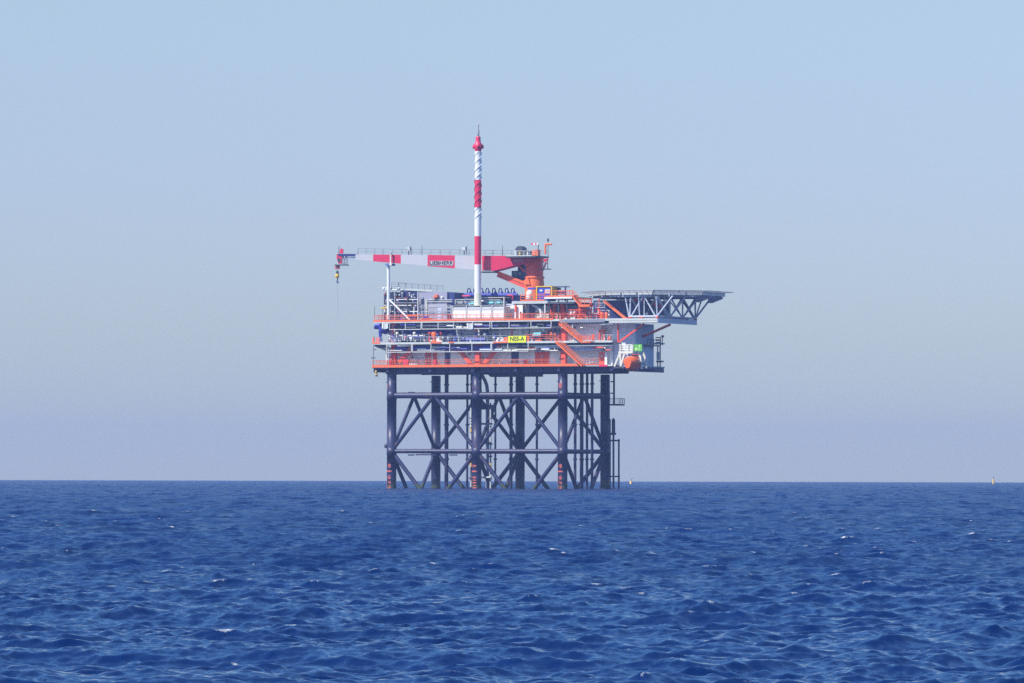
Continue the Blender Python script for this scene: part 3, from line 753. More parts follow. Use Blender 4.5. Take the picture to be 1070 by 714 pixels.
part('lamp', tm, MB().lathe(P(461.8, 311, 0.7), [(0.1, -0.3), (0.26, -0.1), (0.26, 0.15), (0.1, 0.28)], white, 10))
part('door', tm, MB().pbox(457.5, 461.5, 322, 334, 0.9, 0.998, wallb))
for a, b, y0, y1 in [(441, 456, 320.5, 321.3), (441, 467, 326.8, 327.4)]: part('rung_bar', tm, MB().pbox(a, b, y0, y1, 0.8, 0.9, pale))

# open process skid left of the module
sk = thing('process_skid', 'open framed skid crowded with pipes and vessels beside the grey module', 'skid', (U(420, 1, 330), 1, ZU))
for px in (401, 411.6, 425, 436): part('post', sk, MB().pbox(px, px + 0.9, 305 if px > 405 else 308, 334.4, -0.4, 0, dgrey if px in (401, 425) else pale))
for px, v in ((414, 5), (424, 5), (433, 5)): part('post', sk, MB().pbox(px, px + 1.4, 306, 334.4, v, v + 0.4, navyw))
for a, b, y, r, m_ in [(403, 437, 317, 0.28, dgrey), (402, 438, 313.2, 0.12, pale), (403, 437, 321, 0.2, grey), (402, 437, 323.6, 0.25, navyw), (403, 437, 325.8, 0.12, pale), (404, 436, 327.6, 0.26, navyw), (403, 424, 310, 0.2, red), (401, 421, 306.8, 0.12, cream), (394.5, 404, 300.4, 0.06, pale), (399.5, 421, 303, 0.14, pale), (413, 437, 331, 0.3, navyw), (408, 430, 319.4, 0.12, pale)]:
    part('pipe', sk, MB().tube(P(a, y, rngv := random.uniform(-0.3, 3)), P(b, y, rngv), r, m_, 8))
part('platform', sk, MB().pbox(399, 437, 321.6, 322.4, 0.2, 6, pale).pbox(397.6, 404, 321, 322.4, -0.6, 2, yellow).pbox(400, 421, 304.8, 305.6, 0.2, 4, pale))
part('vessel', sk, MB().lathe(P(407, 331, 1.2), [(0.1, -0.1), (0.7, 0), (0.9, 0.3), (0.9, 4.6), (0.6, 5.1), (0.1, 5.3)], wallb, 14))
part('vessel', sk, MB().lathe(P(418.5, 331, 1.6), [(0.1, -0.1), (0.9, 0), (1.1, 0.3), (1.1, 2.0), (0.7, 2.6), (0.1, 2.8)], wallb, 14))
part('vessel', sk, MB().lathe(P(428, 333, 1.2), [(0.1, -0.1), (0.8, 0), (1.0, 0.3), (1.0, 2.4), (0.6, 2.9), (0.1, 3)], grey, 14))
part('back_panel', sk, MB().pbox(402, 437, 311, 334.4, 6, 6.3, navyw))
rng = random.Random(9)
for k in range(60):
    px, y = rng.uniform(402, 436), rng.uniform(306, 330); v = rng.uniform(-0.4, 2); h = rng.uniform(1.5, 7)
    part('valve', sk, MB().tube(P(px, y, v), P(px, min(y + h, 334), v), rng.uniform(0.07, 0.2), rng.choice([pale, white, bluep, grey, red, cream]), 6).lathe(P(px, y, v), [(0.22, -0.12), (0.24, 0.12)], rng.choice([white, pale, red, bluep]), 8))
for px, m_ in [(401, white), (404.5, white), (408.5, pale), (417, pale)]:
    part('lamp', sk, MB().lathe(P(px, 301.6, -0.3), [(0.1, -0.3), (0.28, -0.1), (0.28, 0.2), (0.1, 0.3)], m_, 8))
for px in (391.4, 399.6): part('antenna', sk, MB().tube(P(px, 330, VF if px < 395 else 0.3), P(px, 320, VF if px < 395 else 0.3), 0.05, dgrey, 5))

# deck cargo on the railings side
def crate(name, label, cat, px0, px1, py0, py1, v, d, mt, lid=None, ribs=0):
    a, b = P(px0, py1, v), P(px1, py0, v)
    t = thing(name, label, cat, ((a.x + b.x) / 2, v + d / 2, a.z))
    part('body', t, MB().box((a.x, v, a.z), (b.x, v + d, b.z - 0.08), mt))
    part('lid', t, MB().box((a.x - 0.05, v - 0.05, b.z - 0.078), (b.x + 0.05, v + d + 0.05, b.z), lid or mt))
    for i in range(ribs):
        u = a.x + (b.x - a.x) * (i + 0.5) / ribs
        part('clasp', t, MB().box((u - 0.06, v - 0.06, a.z + 0.1), (u + 0.06, v - 0.003, b.z - 0.09), dgrey))
    return t


crate('storage_box', 'white storage box with dark clasps beside a bright red cabinet', 'box', 427.6, 435.2, 379.2, 382.1, -2.2, 1.2, white, cream, 3)
crate('fire_box', 'small bright red box beside the dark doorway of the lowest deck', 'box', 547, 549.6, 376.2, 380.4, 0.6, 0.6, mastred)
crate('deck_box', 'low cream box at the foot of the dark opening of the lowest deck', 'box', 456.8, 463.6, 380.2, 382.1, -0.4, 0.8, cream)
crate('deck_bench', 'long low white bench behind the railing of the lowest deck', 'bench', 544, 558.5, 380.4, 382.1, 1.2, 0.6, white)
pump = thing('pump_skid', 'orange pump skid with upright orange motor on the mid deck', 'pump', (U(454, -1.6, 357), -1.6, ZM))
part('base_frame', pump, MB().pbox(449.5, 460.5, 357.4, 359.0, VF - 0.3, -0.6, orange))
part('motor', pump, MB().lathe(P(454, 357.4, -1.6), [(0.5, 0), (0.55, 0.3), (0.35, 0.5), (0.42, 0.8), (0.65, 1.0), (0.65, 1.9), (0.4, 2.2)], orange, 12))
part('support', pump, MB().pbox(447, 461, 347.4, 348.4, -1.4, -1.0, red).pbox(448, 448.8, 348.4, 357.3, -1.4, -1.1, red).pbox(459.6, 460.4, 348.4, 357.3, -1.4, -1.1, red))
pump2 = thing('injection_pump', 'small white pump set standing beside the orange pump skid', 'pump', (U(459, -2.2, 357), -2.2, ZM))
part('body', pump2, MB().lathe(P(458.5, 357, -2.2), [(0.35, 0), (0.3, 0.5), (0.2, 0.9), (0.25, 1.0), (0.1, 1.1)], white, 10))
part('casing', pump2, MB().pbox(457, 462, 355.9, 357.2, -2.5, -1.9, cream))
od = thing('winch', 'small orange winch on the mid deck edge between the pumps and the mast', 'winch', (U(471.5, -2.3, 357), -2.3, ZM))
part('base', od, MB().pbox(468.8, 473.8, 357.2, 358.6, -2.75, -2.0, orange)); part('drum', od, MB().lathe(P(469.4, 356.2, -2.3), [(0.4, 0), (0.4, 0.06), (0.22, 0.06), (0.22, 0.66), (0.4, 0.66), (0.4, 0.72)], navyw, 10, 'x'))
wt = thing('deck_valve_stand', 'orange stand with white pipe stubs touching the end of the yellow sign', 'valve stand', (U(522, -2.4, 357), -2.4, ZM))
part('base', wt, MB().pbox(515, 531, 357.2, 358.6, VF - 0.3, -1.8, orange)); part('valve', wt, MB().tube(P(519.5, 357, -2.2), P(521.5, 353, -2.2), 0.3, white, 8).tube(P(523, 356, -2.2), P(527, 355, -2.2), 0.25, white, 8))
part('gusset', wt, MB().prism([(P(525, 357.2, -2.4).x, ZM + 0.02), (P(531, 357.2, -2.4).x, ZM + 0.02), (P(531, 352.5, -2.4).x, Z(352.6))], -2.42, -2.3, orange))
tk = thing('covered_tank', 'tank under a pale teal cover behind the orange mid deck railing', 'tank', (U(560, -1.5, 352), -1.5, ZM))
part('cover', tk, MB().prism([(P(556, 351.4, -2).x, Z(351.4)), (P(565, 351.4, -2).x, Z(351.4)), (P(565, 348, -2).x, Z(348)), (P(557.6, 348, -2).x, Z(348))], -2.0, 0.2, teal))
part('body', tk, MB().pbox(556, 564, 351.5, 357.2, -1.9, 0.1, navyw)); part('end_cap', tk, MB().pbox(565.2, 567.4, 348.6, 351.4, -1.9, -0.2, navyw))

# yellow sign
sg = thing('name_sign', 'bright yellow N05-A sign on the mid deck railing', 'sign', (U(540, -2.75, 357), -2.75, Z(358)))
part('board', sg, MB().pbox(531.0, 549.6, 351.0, 358.2, -2.78, -2.70, signy))
sc_ = P(540.4, 354.5, -2.8)
text_part('N05-A', 'lettering', sg, (sc_.x, -2.785, sc_.z), 1.32, black, 0.008, width=3.3)
part('bracket', sg, MB().pbox(533, 533.6, 350.6, 358.4, -2.695, -2.6, dgrey).pbox(547, 547.6, 350.6, 358.4, -2.695, -2.6, dgrey))
gs = thing('muster_board', 'green square board beside the cream lifeboat cage', 'sign', (U(666, -1.8, 363), -1.8, Z(367, -1.8, 666)))
part('board', gs, MB().pbox(661.8, 671, 360.0, 367.2, -1.9, -1.8, green))
part('symbol', gs, MB().pbox(667.6, 669.2, 360.6, 363.0, -1.93, -1.903, lgreen).pbox(663.4, 666, 363.4, 366.2, -1.93, -1.903, lgreen).prism([(P(666.4, 365, -1.9).x, Z(365.4, -1.9, 666)), (P(669.8, 365, -1.9).x, Z(365.4, -1.9, 666)), (P(668.1, 363, -1.9).x, Z(363.6, -1.9, 666))], -1.93, -1.903, lgreen))

# lifeboat and davit
lb0 = P(661.8, 380, -1.9); LU = lb0.x
lbt = thing('lifeboat', 'closed orange lifeboat hanging in the cream davit frames', 'lifeboat', (LU, 0, lb0.z - 1.5))
def hullmesh():
    mb = MB(); n = 20; secs = []
    v0, v1 = -4.6, 0.9
    for k in range(13):
        t = k / 12; v = v0 + (v1 - v0) * t
        f = math.sin(math.pi * min(1, max(0.03, 0.05 + t * 0.90)) ** 0.72) ** 0.68 if t < 0.999 else 0.25
        w = 1.6 * f; hb = -1.75 * (0.35 + 0.65 * f) ; ht = 1.4 * (0.25 + 0.75 * f)
        ring = []
        for i in range(n):
            a = 2 * math.pi * i / n; x, z = math.cos(a), math.sin(a)
            x = math.copysign(abs(x) ** 0.95, x); zz = (ht if z > 0 else -hb) * math.copysign(abs(z) ** 0.95, z)
            ring.append((LU + w * x * (1 if z > -0.2 else 0.86), v, lb0.z + zz + 0.15 * (1 - t)))
        secs.append(ring)
    vs = [p for r in secs for p in r]; fs = []
    for j in range(12):
        for i in range(n): fs.append((j * n + i, (j + 1) * n + i, (j + 1) * n + (i + 1) % n, j * n + (i + 1) % n))
    mb.add(vs, fs, hull, True); mb.add(secs[0], [list(range(n))], hull); mb.add(secs[-1], [list(range(n))[::-1]], hull)
    return mb
part('hull', lbt, hullmesh())
wh = part('wheelhouse', lbt, MB().flat([(LU - 0.6, -1.2), (LU + 0.6, -1.2), (LU + 0.6, 0.2), (LU - 0.6, 0.2)], lb0.z + 1.1, lb0.z + 1.95, hull))
part('window', wh, MB().box((LU - 0.4, -1.23, lb0.z + 1.45), (LU + 0.4, -1.202, lb0.z + 1.8), glass))
part('rubbing_strake', lbt, MB().box((LU - 1.66, -3, lb0.z - 0.12), (LU - 1.56, 0, lb0.z + 0.05), dgrey).box((LU + 1.56, -3, lb0.z - 0.12), (LU + 1.66, 0, lb0.z + 0.05), dgrey))
part('hatch', lbt, MB().box((LU - 0.3, -4.45, lb0.z - 0.3), (LU + 0.06, -4.0, lb0.z + 0.55), white))
dv = thing('lifeboat_davit', 'cream painted davit frames and cage holding the orange lifeboat', 'davit', (LU, 0, Z(384, 0, 655)))
vd = -2.2
part('top_beam', dv, MB().bar(P(646.5, 368.5, vd), P(661.4, 368.2, vd), 0.4, 0.42, cream))
for p, q in [((648, 369), (642.2, 383)), ((648.4, 369), (648.6, 383)), ((652.8, 369), (648.8, 383)), ((667, 368), (669.4, 374), (670.6, 386)), ((672, 368), (674, 374), (675.4, 385.6))][0:3]:
    part('leg', dv, MB().bar(P(*p, vd), P(*q, vd), 0.3, 0.36, cream))
for pts, v in [([(667, 368), (669.6, 374), (670.6, 386)], -1.0), ([(672, 368.2), (674.2, 374), (675.4, 385.4)], 0.9)]:
    mb = MB()
    for a, b in zip(pts, pts[1:]): mb.bar(P(*a, v), P(*b, v), 0.34, 0.42, cream)
    part('leg', dv, mb)
cg = MB()
for px in (648.3, 651, 653.7, 656.4, 659, 661): cg.tube(P(px, 368, vd), P(px, 360.4, vd), 0.09 if px != 648.3 else 0.2, cream, 5)
for y in (360.6, 363, 365.4): cg.tube(P(647, y, vd), P(661, y, vd), 0.08, cream, 5)
part('cage', dv, cg)
part('fall_rope', dv, MB().tube(P(658, 368.4, -1.6), P(658.6, 376, -1.6), 0.05, dgrey, 5).tube((LU, 0.0, lb0.z + 1.6), (LU, 0.0, Z(368.4, 1, 664)), 0.05, dgrey, 5))
part('support_platform', dv, MB().box((U(642, vd, 384), -2.6, Z(385.2, 0, 655)), (U(653, vd, 384), 0.5, Z(383.8, 0, 655)), dgrey))
# hanging hook marker under the left corner
hm = thing('striped_fender', 'small yellow and black striped weight hanging under a deck corner', 'weight', (U(393.2, -2, 390), -2, Z(394, -2, 393)))
part('rope', hm, MB().tube(P(393, 384.5, -2), P(393, 387, -2), 0.1, dgrey, 6))
mb = MB()
for k, (y0, y1, m_) in enumerate([(386, 387.2, dgrey), (387.2, 389, yellow), (389, 390.2, dgrey), (390.2, 392, yellow), (392, 393.6, dgrey)]): mb.tube(P(393.0 + 0.1 * k, y1, -2), P(393.0 + 0.1 * k, y0, -2), 0.26, m_, 10)
part('weight', hm, mb)

# blue container with yellow frame and white tank on the crane deck
zcd = Z(315, -1, 565)
bc = thing('generator_container', 'bright blue container in a yellow lifting frame below the crane', 'container', (U(567, -1.2, 312), -1.2, zk))
part('body', bc, MB().pbox(561.3, 575.5, 300.4, 314.8, -1.2, 1.2, bluec))
part('frame', bc, MB().pbox(560, 561.2, 299, 315, -1.4, 1.4, yellow).pbox(575.6, 576.8, 299.4, 312, -1.4, 1.4, yellow).pbox(561.2, 575.6, 298.9, 300.2, -1.4, 1.4, yellow))
part('panel', bc, MB().pbox(569.5, 574.8, 302.2, 306.6, -1.32, -1.203, boomM).pbox(564, 566.6, 302.8, 304.6, -1.32, -1.203, white))
text_part('P', 'lettering', bc, (U(565.3, -1.33, 304), -1.33, Z(303.7, -1.33, 565)), 0.3, bluec, 0.005) if False else None
wtk = thing('white_tank', 'rounded white tank beside the blue container below the crane', 'tank', (U(553.4, -1, 312), -1, zk))
part('shell', wtk, MB().lathe(P(553.4, 313.5, -0.8), [(0.1, -0.1), (0.6, 0), (0.72, 0.3), (0.72, 1.5), (0.5, 1.9), (0.1, 2.1)], white, 14)); part('cover', wtk, MB().pbox(551, 559, 300.6, 302.6, 0.2, 1.4, bluec)); part('base', wtk, MB().pbox(550, 557, 312.6, 314.8, -1.5, 0, grey))
pc = thing('pipe_cradle', 'dark blue pipe cradle beside the yellow framed container', 'cradle', (U(583, 1, 305), 1, zk))
part('frame', pc, MB().pbox(577, 591, 299.2, 300.2, 0.5, 2.5, navyw).pbox(577, 577.8, 300, 315, 0.5, 0.9, navyw).pbox(590, 590.8, 299.4, 315, 0.5, 0.9, navyw)); part('pipe', pc, MB().tube(P(579, 302.6, 1.4), P(585.6, 302.6, 1.4), 0.35, navyw, 10)); part('pipe', pc, MB().tube(P(578, 305.8, 1.4), P(590, 305.8, 1.4), 0.4, bluep, 10)); part('pipe', pc, MB().tube(P(579, 304, 0.9), P(588, 304, 0.9), 0.15, pale, 8))
for k in range(6):
    pass

# ------------------------------------------------------------------ vent mast
mu = U(499.2, 0, 300); mv = 0.0
ms = thing('vent_mast', 'tall red and white banded vent mast with spiral strakes near the middle', 'mast', (mu, mv, ZU))
mx = lambda py: Z(py, 0, 499)
mb = MB(); RM = 0.70
def mring(y0, y1, mt): mb.lathe((mu, mv, 0), [(RM, mx(y0)), (RM, mx(y1))], mt, 28)
mb.lathe((mu, mv, 0), [(RM + 0.06, ZU), (RM + 0.06, mx(306))], cream, 28)
for y0, y1, mt in [(306, 276.6, white), (276.6, 247, mastred), (247, 217.2, white), (217.2, 188.2, mastred), (188.2, 158.4, white)]: mring(y0, y1, mt)
part('shaft', ms, mb)
part('head', ms, MB().lathe((mu, mv, 0), [(0.62, mx(158.4)), (0.66, mx(157)), (0.9, mx(155)), (0.92, mx(151)), (0.62, mx(149.6)), (0.5, mx(146)), (0.56, mx(144)), (0.42, mx(142.8))], mastred, 20))
part('tip', ms, MB().lathe((mu, mv, 0), [(0.26, mx(142.8)), (0.26, mx(136)), (0.16, mx(135.8)), (0.16, mx(130)), (0.05, mx(129))], grey, 10).tube((mu - 0.3, mv, mx(130)), (mu + 0.25, mv, mx(130)), 0.12, pale, 6))
for k in range(4): 
    a = k * math.pi / 2 + 0.4; part('head_lamp', ms, MB().lathe((mu + math.cos(a) * 0.98, mv + math.sin(a) * 0.98, mx(153.5)), [(0.1, -0.4), (0.2, -0.3), (0.2, 0.25), (0.08, 0.4)], mastred, 8))
z0, z1 = mx(229), mx(159); turns = 3.25
for s in range(3):
    prev = None
    for seg, (ya, yb, mt) in enumerate([(229, 217.2, white), (217.2, 188.2, mastred), (188.2, 159, white)]):
        mb = MB(); n = 40; vs = []
        za, zb = mx(ya), mx(yb)
        for i in range(n + 1):
            z = za + (zb - za) * i / n; a = (z - z0) / (z1 - z0) * turns * 2 * math.pi / 1.15 + s * 2 * math.pi / 3
            for rr, dz in ((RM - 0.01, -0.02), (RM + 0.11, -0.02), (RM + 0.11, 0.02), (RM - 0.01, 0.02)):
                vs.append((mu + rr * math.cos(a), mv + rr * math.sin(a), z + dz))
        fs = [(4 * i + j, 4 * i + (j + 1) % 4, 4 * i + 4 + (j + 1) % 4, 4 * i + 4 + j) for i in range(n) for j in range(4)]
        mb.add(vs, fs, mt); part('spiral_strake', ms, mb)

# ------------------------------------------------------------------ boom rest post
brt = thing('boom_rest', 'slim white post with slanted strut carrying the outer crane boom', 'boom rest', (U(405.8, -1.4, 335), -1.4, ZU))
part('post', brt, MB().tube(P(405.8, 335, -1.4), P(405.8, 278, -1.4), 0.33, white, 14))
part('strut', brt, MB().tube(P(406.5, 313, -1.4), P(428.5, 335, -1.4), 0.2, white, 10))
part('cradle', brt, MB().pbox(402.6, 408.8, 275.4, 277.8, -2.3, -0.5, mat('boom cradle blue', (0.12, 0.2, 0.42), 0.5)).pbox(407.2, 408.6, 265.6, 275.4, -2.4, -2.25, pale).lathe(P(408, 265.4, -2.3), [(0.1, 0), (0.25, 0.1), (0.25, 0.3), (0.1, 0.4)], pale, 8).pbox(407, 409, 274.6, 277.6, -2.5, -2.31, cream))

# ------------------------------------------------------------------ crane
pu, pv = U(558.6, 5, 290), 5.0
cr = thing('pedestal_crane', 'red and white pedestal crane with its long boom lying level', 'crane', (pu, pv, zk))
ca = P(406, 275, -1.4)
bd = Vector((ca.x - pu, ca.y - pv, 0)).normalized()      # boom direction in plan
bn = Vector((-bd.y, bd.x, 0))                             # across; points to the front (-v)
if bn.y > 0: bn = -bn


def bv(px, py):
    """plan position on the boom axis that is seen at column px; returns point with height of py"""
    lo, hi = -30.0, 60.0
    for _ in range(50):
        m_ = (lo + hi) / 2; q = Vector((pu, pv, 0)) + bd * m_
        if P(px, py, q.y).x > q.x: hi = m_       # column lies to the right of q: go back
        else: lo = m_
    q = Vector((pu, pv, 0)) + bd * ((lo + hi) / 2)
    return Vector((q.x, q.y, P(px, py, q.y).z))


BW = 0.62
prof = lambda px: np.interp(px, [370, 374, 390, 419, 448, 476, 498, 531, 540, 575], [266, 266, 266.2, 266.4, 266.6, 267.2, 267.5, 267.6, 269, 271])
bot = lambda px: np.interp(px, [370, 390, 419, 448, 476, 504, 522], [271.6, 273.2, 275.6, 278.4, 280.6, 282.8, 283.2])
mb = MB()
cuts = [372, 390.5, 407, 408.4, 419.5, 447.5, 476, 504.5, 521]
cm = [boomM, mastred, mastred, mastred, boomM, mastred, boomM, mastred]
for (a, b), mt in zip(zip(cuts, cuts[1:]), cm):
    t0, b0, t1, b1 = bv(a, prof(a)), bv(a, bot(a)), bv(b, prof(b)), bv(b, bot(b))
    w0 = BW * (0.75 + 0.25 * (a - 372) / 150); w1 = BW * (0.75 + 0.25 * (b - 372) / 150)
    vs = [b0 + bn * w0, b1 + bn * w1, t1 + bn * w1, t0 + bn * w0, b0 - bn * w0, b1 - bn * w1, t1 - bn * w1, t0 - bn * w0]
    mb.add(vs, [(0, 1, 2, 3), (5, 4, 7, 6), (3, 2, 6, 7), (1, 0, 4, 5), (0, 3, 7, 4), (2, 1, 5, 6)], mt)
part('boom', cr, mb)
# boom foot: sloping underside up to the crane house
poly = [(521, 283.2), (541, 277), (556, 275.5), (556, 269), (531, 267.6), (521, 267.6)]
def bprism(poly, w, mt, off=0.0):
    m2 = MB(); n = len(poly); fr = [bv(*p) + bn * (w + off) for p in poly]; bk = [bv(*p) - bn * (w - off) for p in poly]
    return m2.add(fr + bk, [list(range(n)), list(range(n, 2 * n))[::-1]] + [(i, i + n, (i + 1) % n + n, (i + 1) % n) for i in range(n)], mt)
part('boom_foot', cr, bprism(poly, BW + 0.05, mastred))
fork = [(521, 283), (541, 277.6), (556, 276), (566, 274.5), (570, 271), (570, 270.4), (534, 270.2), (521, 268)]
for sd in (2.0, -2.0): part('boom_foot', cr, bprism(fork, 0.12, mastred, sd))
part('boom_foot', cr, bprism([(516, 268), (521, 268), (521, 283), (516, 283.6)], 2.11, mastred))
pan = part('name_panel', cr, bprism([(449.6, 277.6), (474.4, 277.6), (474.4, 272.8), (449.6, 272.8)], 0.012, boomM, 0.61))
cpt = bv(462, 275.2) + bn * 0.645
text_part('LIEBHERR', 'lettering', cr, cpt, 1.05, black, 0.01, width=5.1, rot=math.atan2(-bd.y, -bd.x))
cpt = bv(544.5, 272.6) + bn * 2.14
text_part('LIEBHERR', 'lettering', cr, cpt, 0.5, boomM, 0.01, width=2.1, rot=math.atan2(-bd.y, -bd.x))
# walkway along the boom
wk = MB(); pts = [bv(x, 266.2 + 0.012 * (x - 372)) + bn * 0.3 for x in (374, 400, 430, 460, 490, 515, 535)]
wk.rail(pts, grey, 1.25, 1.9, 0.03, (0.5,))
part('walkway_railing', cr, wk)
part('walkway_railing', cr, MB().rail([p - bn * 0.6 for p in pts], grey, 1.25, 1.9, 0.03, (0.5,)))
for px in (427, 485): 
    p = bv(px, 266.4); fl = part('floodlight', cr, MB().tube(p, p + Vector((0, 0, 0.9)), 0.12, dgrey, 6).box((p.x - 0.4, p.y - 0.3, p.z + 0.85), (p.x + 0.4, p.y + 0.3, p.z + 1.6), pale))
    part('antenna', cr, MB().tube(bv(px + 2.4, 266.4), bv(px + 2.4, 257.4), 0.07, dgrey, 5))
for px in (441, 525): part('antenna', cr, MB().tube(bv(px, 267), bv(px, 257), 0.05, dgrey, 5))
# boom head
part('boom_head', cr, bprism([(353.5, 265.4), (374, 265.6), (374, 268), (363, 268), (353.5, 267.8)], 0.4, navyw))
hd = part('sheave_frame', cr, bprism([(352.4, 265.4), (357.4, 265.4), (357.2, 275.8), (354, 275.8), (352, 270)], 0.35, mastred))
part('sheave', cr, bprism([(354.6, 265), (356, 259.6), (358.6, 260.6), (358.6, 265)], 0.15, mastred))
part('sheave', cr, bprism([(353, 271), (354.6, 269.4), (356.4, 271), (356, 274), (354, 274.4)], 0.42, dgrey))
part('head_platform', cr, bprism([(350.6, 276.6), (363.6, 276.6), (363.6, 277.6), (350.6, 277.6)], 0.7, dgrey))
part('head_frame', cr, MB().bar(bv(358.5, 268), bv(360.5, 276.6), 0.2, 0.25, grey).bar(bv(361.5, 268), bv(358.5, 276.6), 0.15, 0.2, grey).bar(bv(362.6, 268), bv(362.4, 276.6), 0.12, 0.15, dgrey).bar(bv(354, 265), bv(354, 257.5), 0.12, 0.16, grey).bar(bv(353, 265), bv(353, 259.8), 0.1, 0.12, pale).bar(bv(363, 270), bv(372, 269.4), 0.2, 0.3, truM))
part('guard', cr, bprism([(350.4, 277.8), (354.8, 277.8), (354.6, 281.4), (352.6, 281), (352.6, 279), (351.6, 279), (351.4, 281.6), (350.6, 281.4)], 0.25, mastred))
# luffing cylinder: bright top plate, dark sides
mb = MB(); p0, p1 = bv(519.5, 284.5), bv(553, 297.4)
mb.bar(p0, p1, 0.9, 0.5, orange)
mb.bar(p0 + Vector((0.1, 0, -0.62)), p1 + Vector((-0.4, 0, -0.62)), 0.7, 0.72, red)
part('luffing_cylinder', cr, mb)
for px, py in [(527, 290.6), (534, 293.6), (539, 296)]: part('hose', cr, MB().tube(bv(px, py), bv(px, py + 1.6), 0.12, dgrey, 6))
for px in np.arange(505, 521, 2.2): part('access_bar', cr, MB().tube(bv(px, 283.6) + bn * 0.9, bv(px, 272 if px < 514 else 278) + bn * 0.9, 0.045, pale, 5))
part('access_platform', cr, bprism([(504, 284), (520.6, 284), (520.6, 285.2), (504, 285.2)], 1.0, dgrey))
# pedestal and slewing house
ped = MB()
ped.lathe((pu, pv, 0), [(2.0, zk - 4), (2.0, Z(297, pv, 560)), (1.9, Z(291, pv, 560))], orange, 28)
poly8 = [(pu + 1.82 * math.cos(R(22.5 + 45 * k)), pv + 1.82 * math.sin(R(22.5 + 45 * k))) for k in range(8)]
ped.flat(poly8, Z(290.8, pv, 560), Z(270.2, pv, 560), red)  # red instead of orange: shade below the machinery deck put into the colour
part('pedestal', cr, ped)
part('slewing_ring', cr, MB().lathe((pu, pv, 0), [(2.0, Z(291.2, pv, 560)), (2.08, Z(290.6, pv, 560)), (2.08, Z(289.6, pv, 560)), (2.0, Z(289, pv, 560))], orange, 28))
part('boom_hinge', cr, MB().prism([(P(549, 271, pv - 2.2).x, Z(278, pv, 560)), (P(549, 271, pv - 2.2).x, Z(270.2, pv, 560)), (P(566, 271, pv - 2.2).x, Z(270.2, pv, 560)), (P(566, 271, pv - 2.2).x, Z(274, pv, 560))], pv - 2.15, pv - 1.2, red))
part('cylinder_hinge', cr, MB().prism([(P(547, 290, pv - 2.2).x, Z(297, pv, 560)), (P(547, 290, pv - 2.2).x, Z(294, pv, 560)), (P(552, 290, pv - 2.2).x, Z(290, pv, 560)), (P(554, 290, pv - 2.2).x, Z(298, pv, 560))], pv - 2.3, pv - 1.3, orange))
lt = MB()
for k in range(5): lt.bar(P(548 + 3.4 * k, 270.5, pv - 2.3), P(550.5 + 3.4 * k, 276.5, pv - 2.3), 0.1, 0.12, red)
for k in range(5): lt.bar(P(551.4 + 3.4 * k, 270.5, pv - 2.4), P(548.6 + 3.4 * k, 276.5, pv - 2.4), 0.1, 0.12, red)
part('lattice', cr, lt)
part('brace', cr, MB().bar(P(567, 283, pv - 1), P(572.5, 270.4, pv - 1), 0.25, 0.3, red)); part('brace', cr, MB().bar(P(548, 284, pv - 1), P(541, 276, pv - 1), 0.25, 0.3, red))
part('machinery_deck', cr, MB().box((P(535, 269.5, pv - 2).x, pv - 5.0, Z(270, pv, 560)), (P(573.5, 269.5, pv + 1.2).x, pv + 1.2, Z(268.2, pv, 560)), dgrey).box((P(536, 268, pv - 2).x, pv - 5.05, Z(268.6, pv, 560)), (P(563, 268, pv - 2).x, pv - 5.002, Z(267.6, pv, 560)), pale))
zd = Z(268.2, pv, 560)
part('winch_house', cr, MB().lathe(P(544.5, 262, pv - 1), [(0.9, -1.0), (0.95, -0.9), (0.95, 0.9), (0.9, 1.0)], dgrey, 16, 'y').pbox(540, 549.6, 262, 268, pv - 1.8, pv + 1, dgrey))
for px, w, y0, m_ in [(538, 1.6, 262, pale), (540.5, 1, 261.4, dgrey), (546.6, 1.2, 262.5, grey), (550.4, 1.4, 263, pale), (552.6, 1.2, 262, navyw), (542.6, 1, 263, yellow)]:
    part('motor', cr, MB().pbox(px, px + w, y0, 268.2, pv - 2.2, pv - 1.4, m_))
part('power_box', cr, MB().pbox(556, 561.8, 261, 268, pv - 2.0, pv - 0.6, orange))
part('railing', cr, MB().rail([(P(536, 268, pv - 4.8).x, pv - 4.8, zd), (P(572.5, 268, pv + 1).x, pv - 4.8, zd), (P(572.5, 268, pv + 1).x, pv + 1, zd)], pale, 1.1, 1.2, 0.035))
part('mast_pole', cr, MB().tube(P(562.4, 268, pv - 1.6), P(562.4, 255, pv - 1.6), 0.1, dgrey, 6))
al = MB()
for k, (a, b) in enumerate([(555.4, 557.4), (557.4, 559.2), (559.2, 561), (561, 562.8)]): al.bar(P(a, 254.9, pv - 1.6), P(b, 254.9, pv - 1.6), 0.25, 0.36, mastred if k % 2 == 0 else white)
part('warning_bar', cr, al)
part('exhaust', cr, MB().path([P(569.9, 266, pv - 1), P(569.9, 255.4, pv - 1), P(576.5, 255.3, pv - 1)], 0.2, orange, 8))
part('beacon', cr, MB().tube(P(572.7, 268, pv), P(572.7, 252, pv), 0.06, dgrey, 6).lathe(P(572.7, 251, pv), [(0.08, -0.35), (0.22, -0.1), (0.22, 0.2), (0.05, 0.4)], dgrey, 8))
part('access_platform', cr, MB().pbox(562, 573, 280.8, 281.8, pv - 2.4, pv - 1, dgrey).tube(P(572.3, 281, pv - 2.3), P(572.3, 271, pv - 2.3), 0.09, dgrey, 6).tube(P(567.5, 281, pv - 2.3), P(567.5, 271, pv - 2.3), 0.07, pale, 6).tube(P(567.5, 274, pv - 2.3), P(572.3, 274, pv - 2.3), 0.06, pale, 6).tube(P(567.5, 277.6, pv - 2.3), P(572.3, 277.6, pv - 2.3), 0.05, pale, 6))
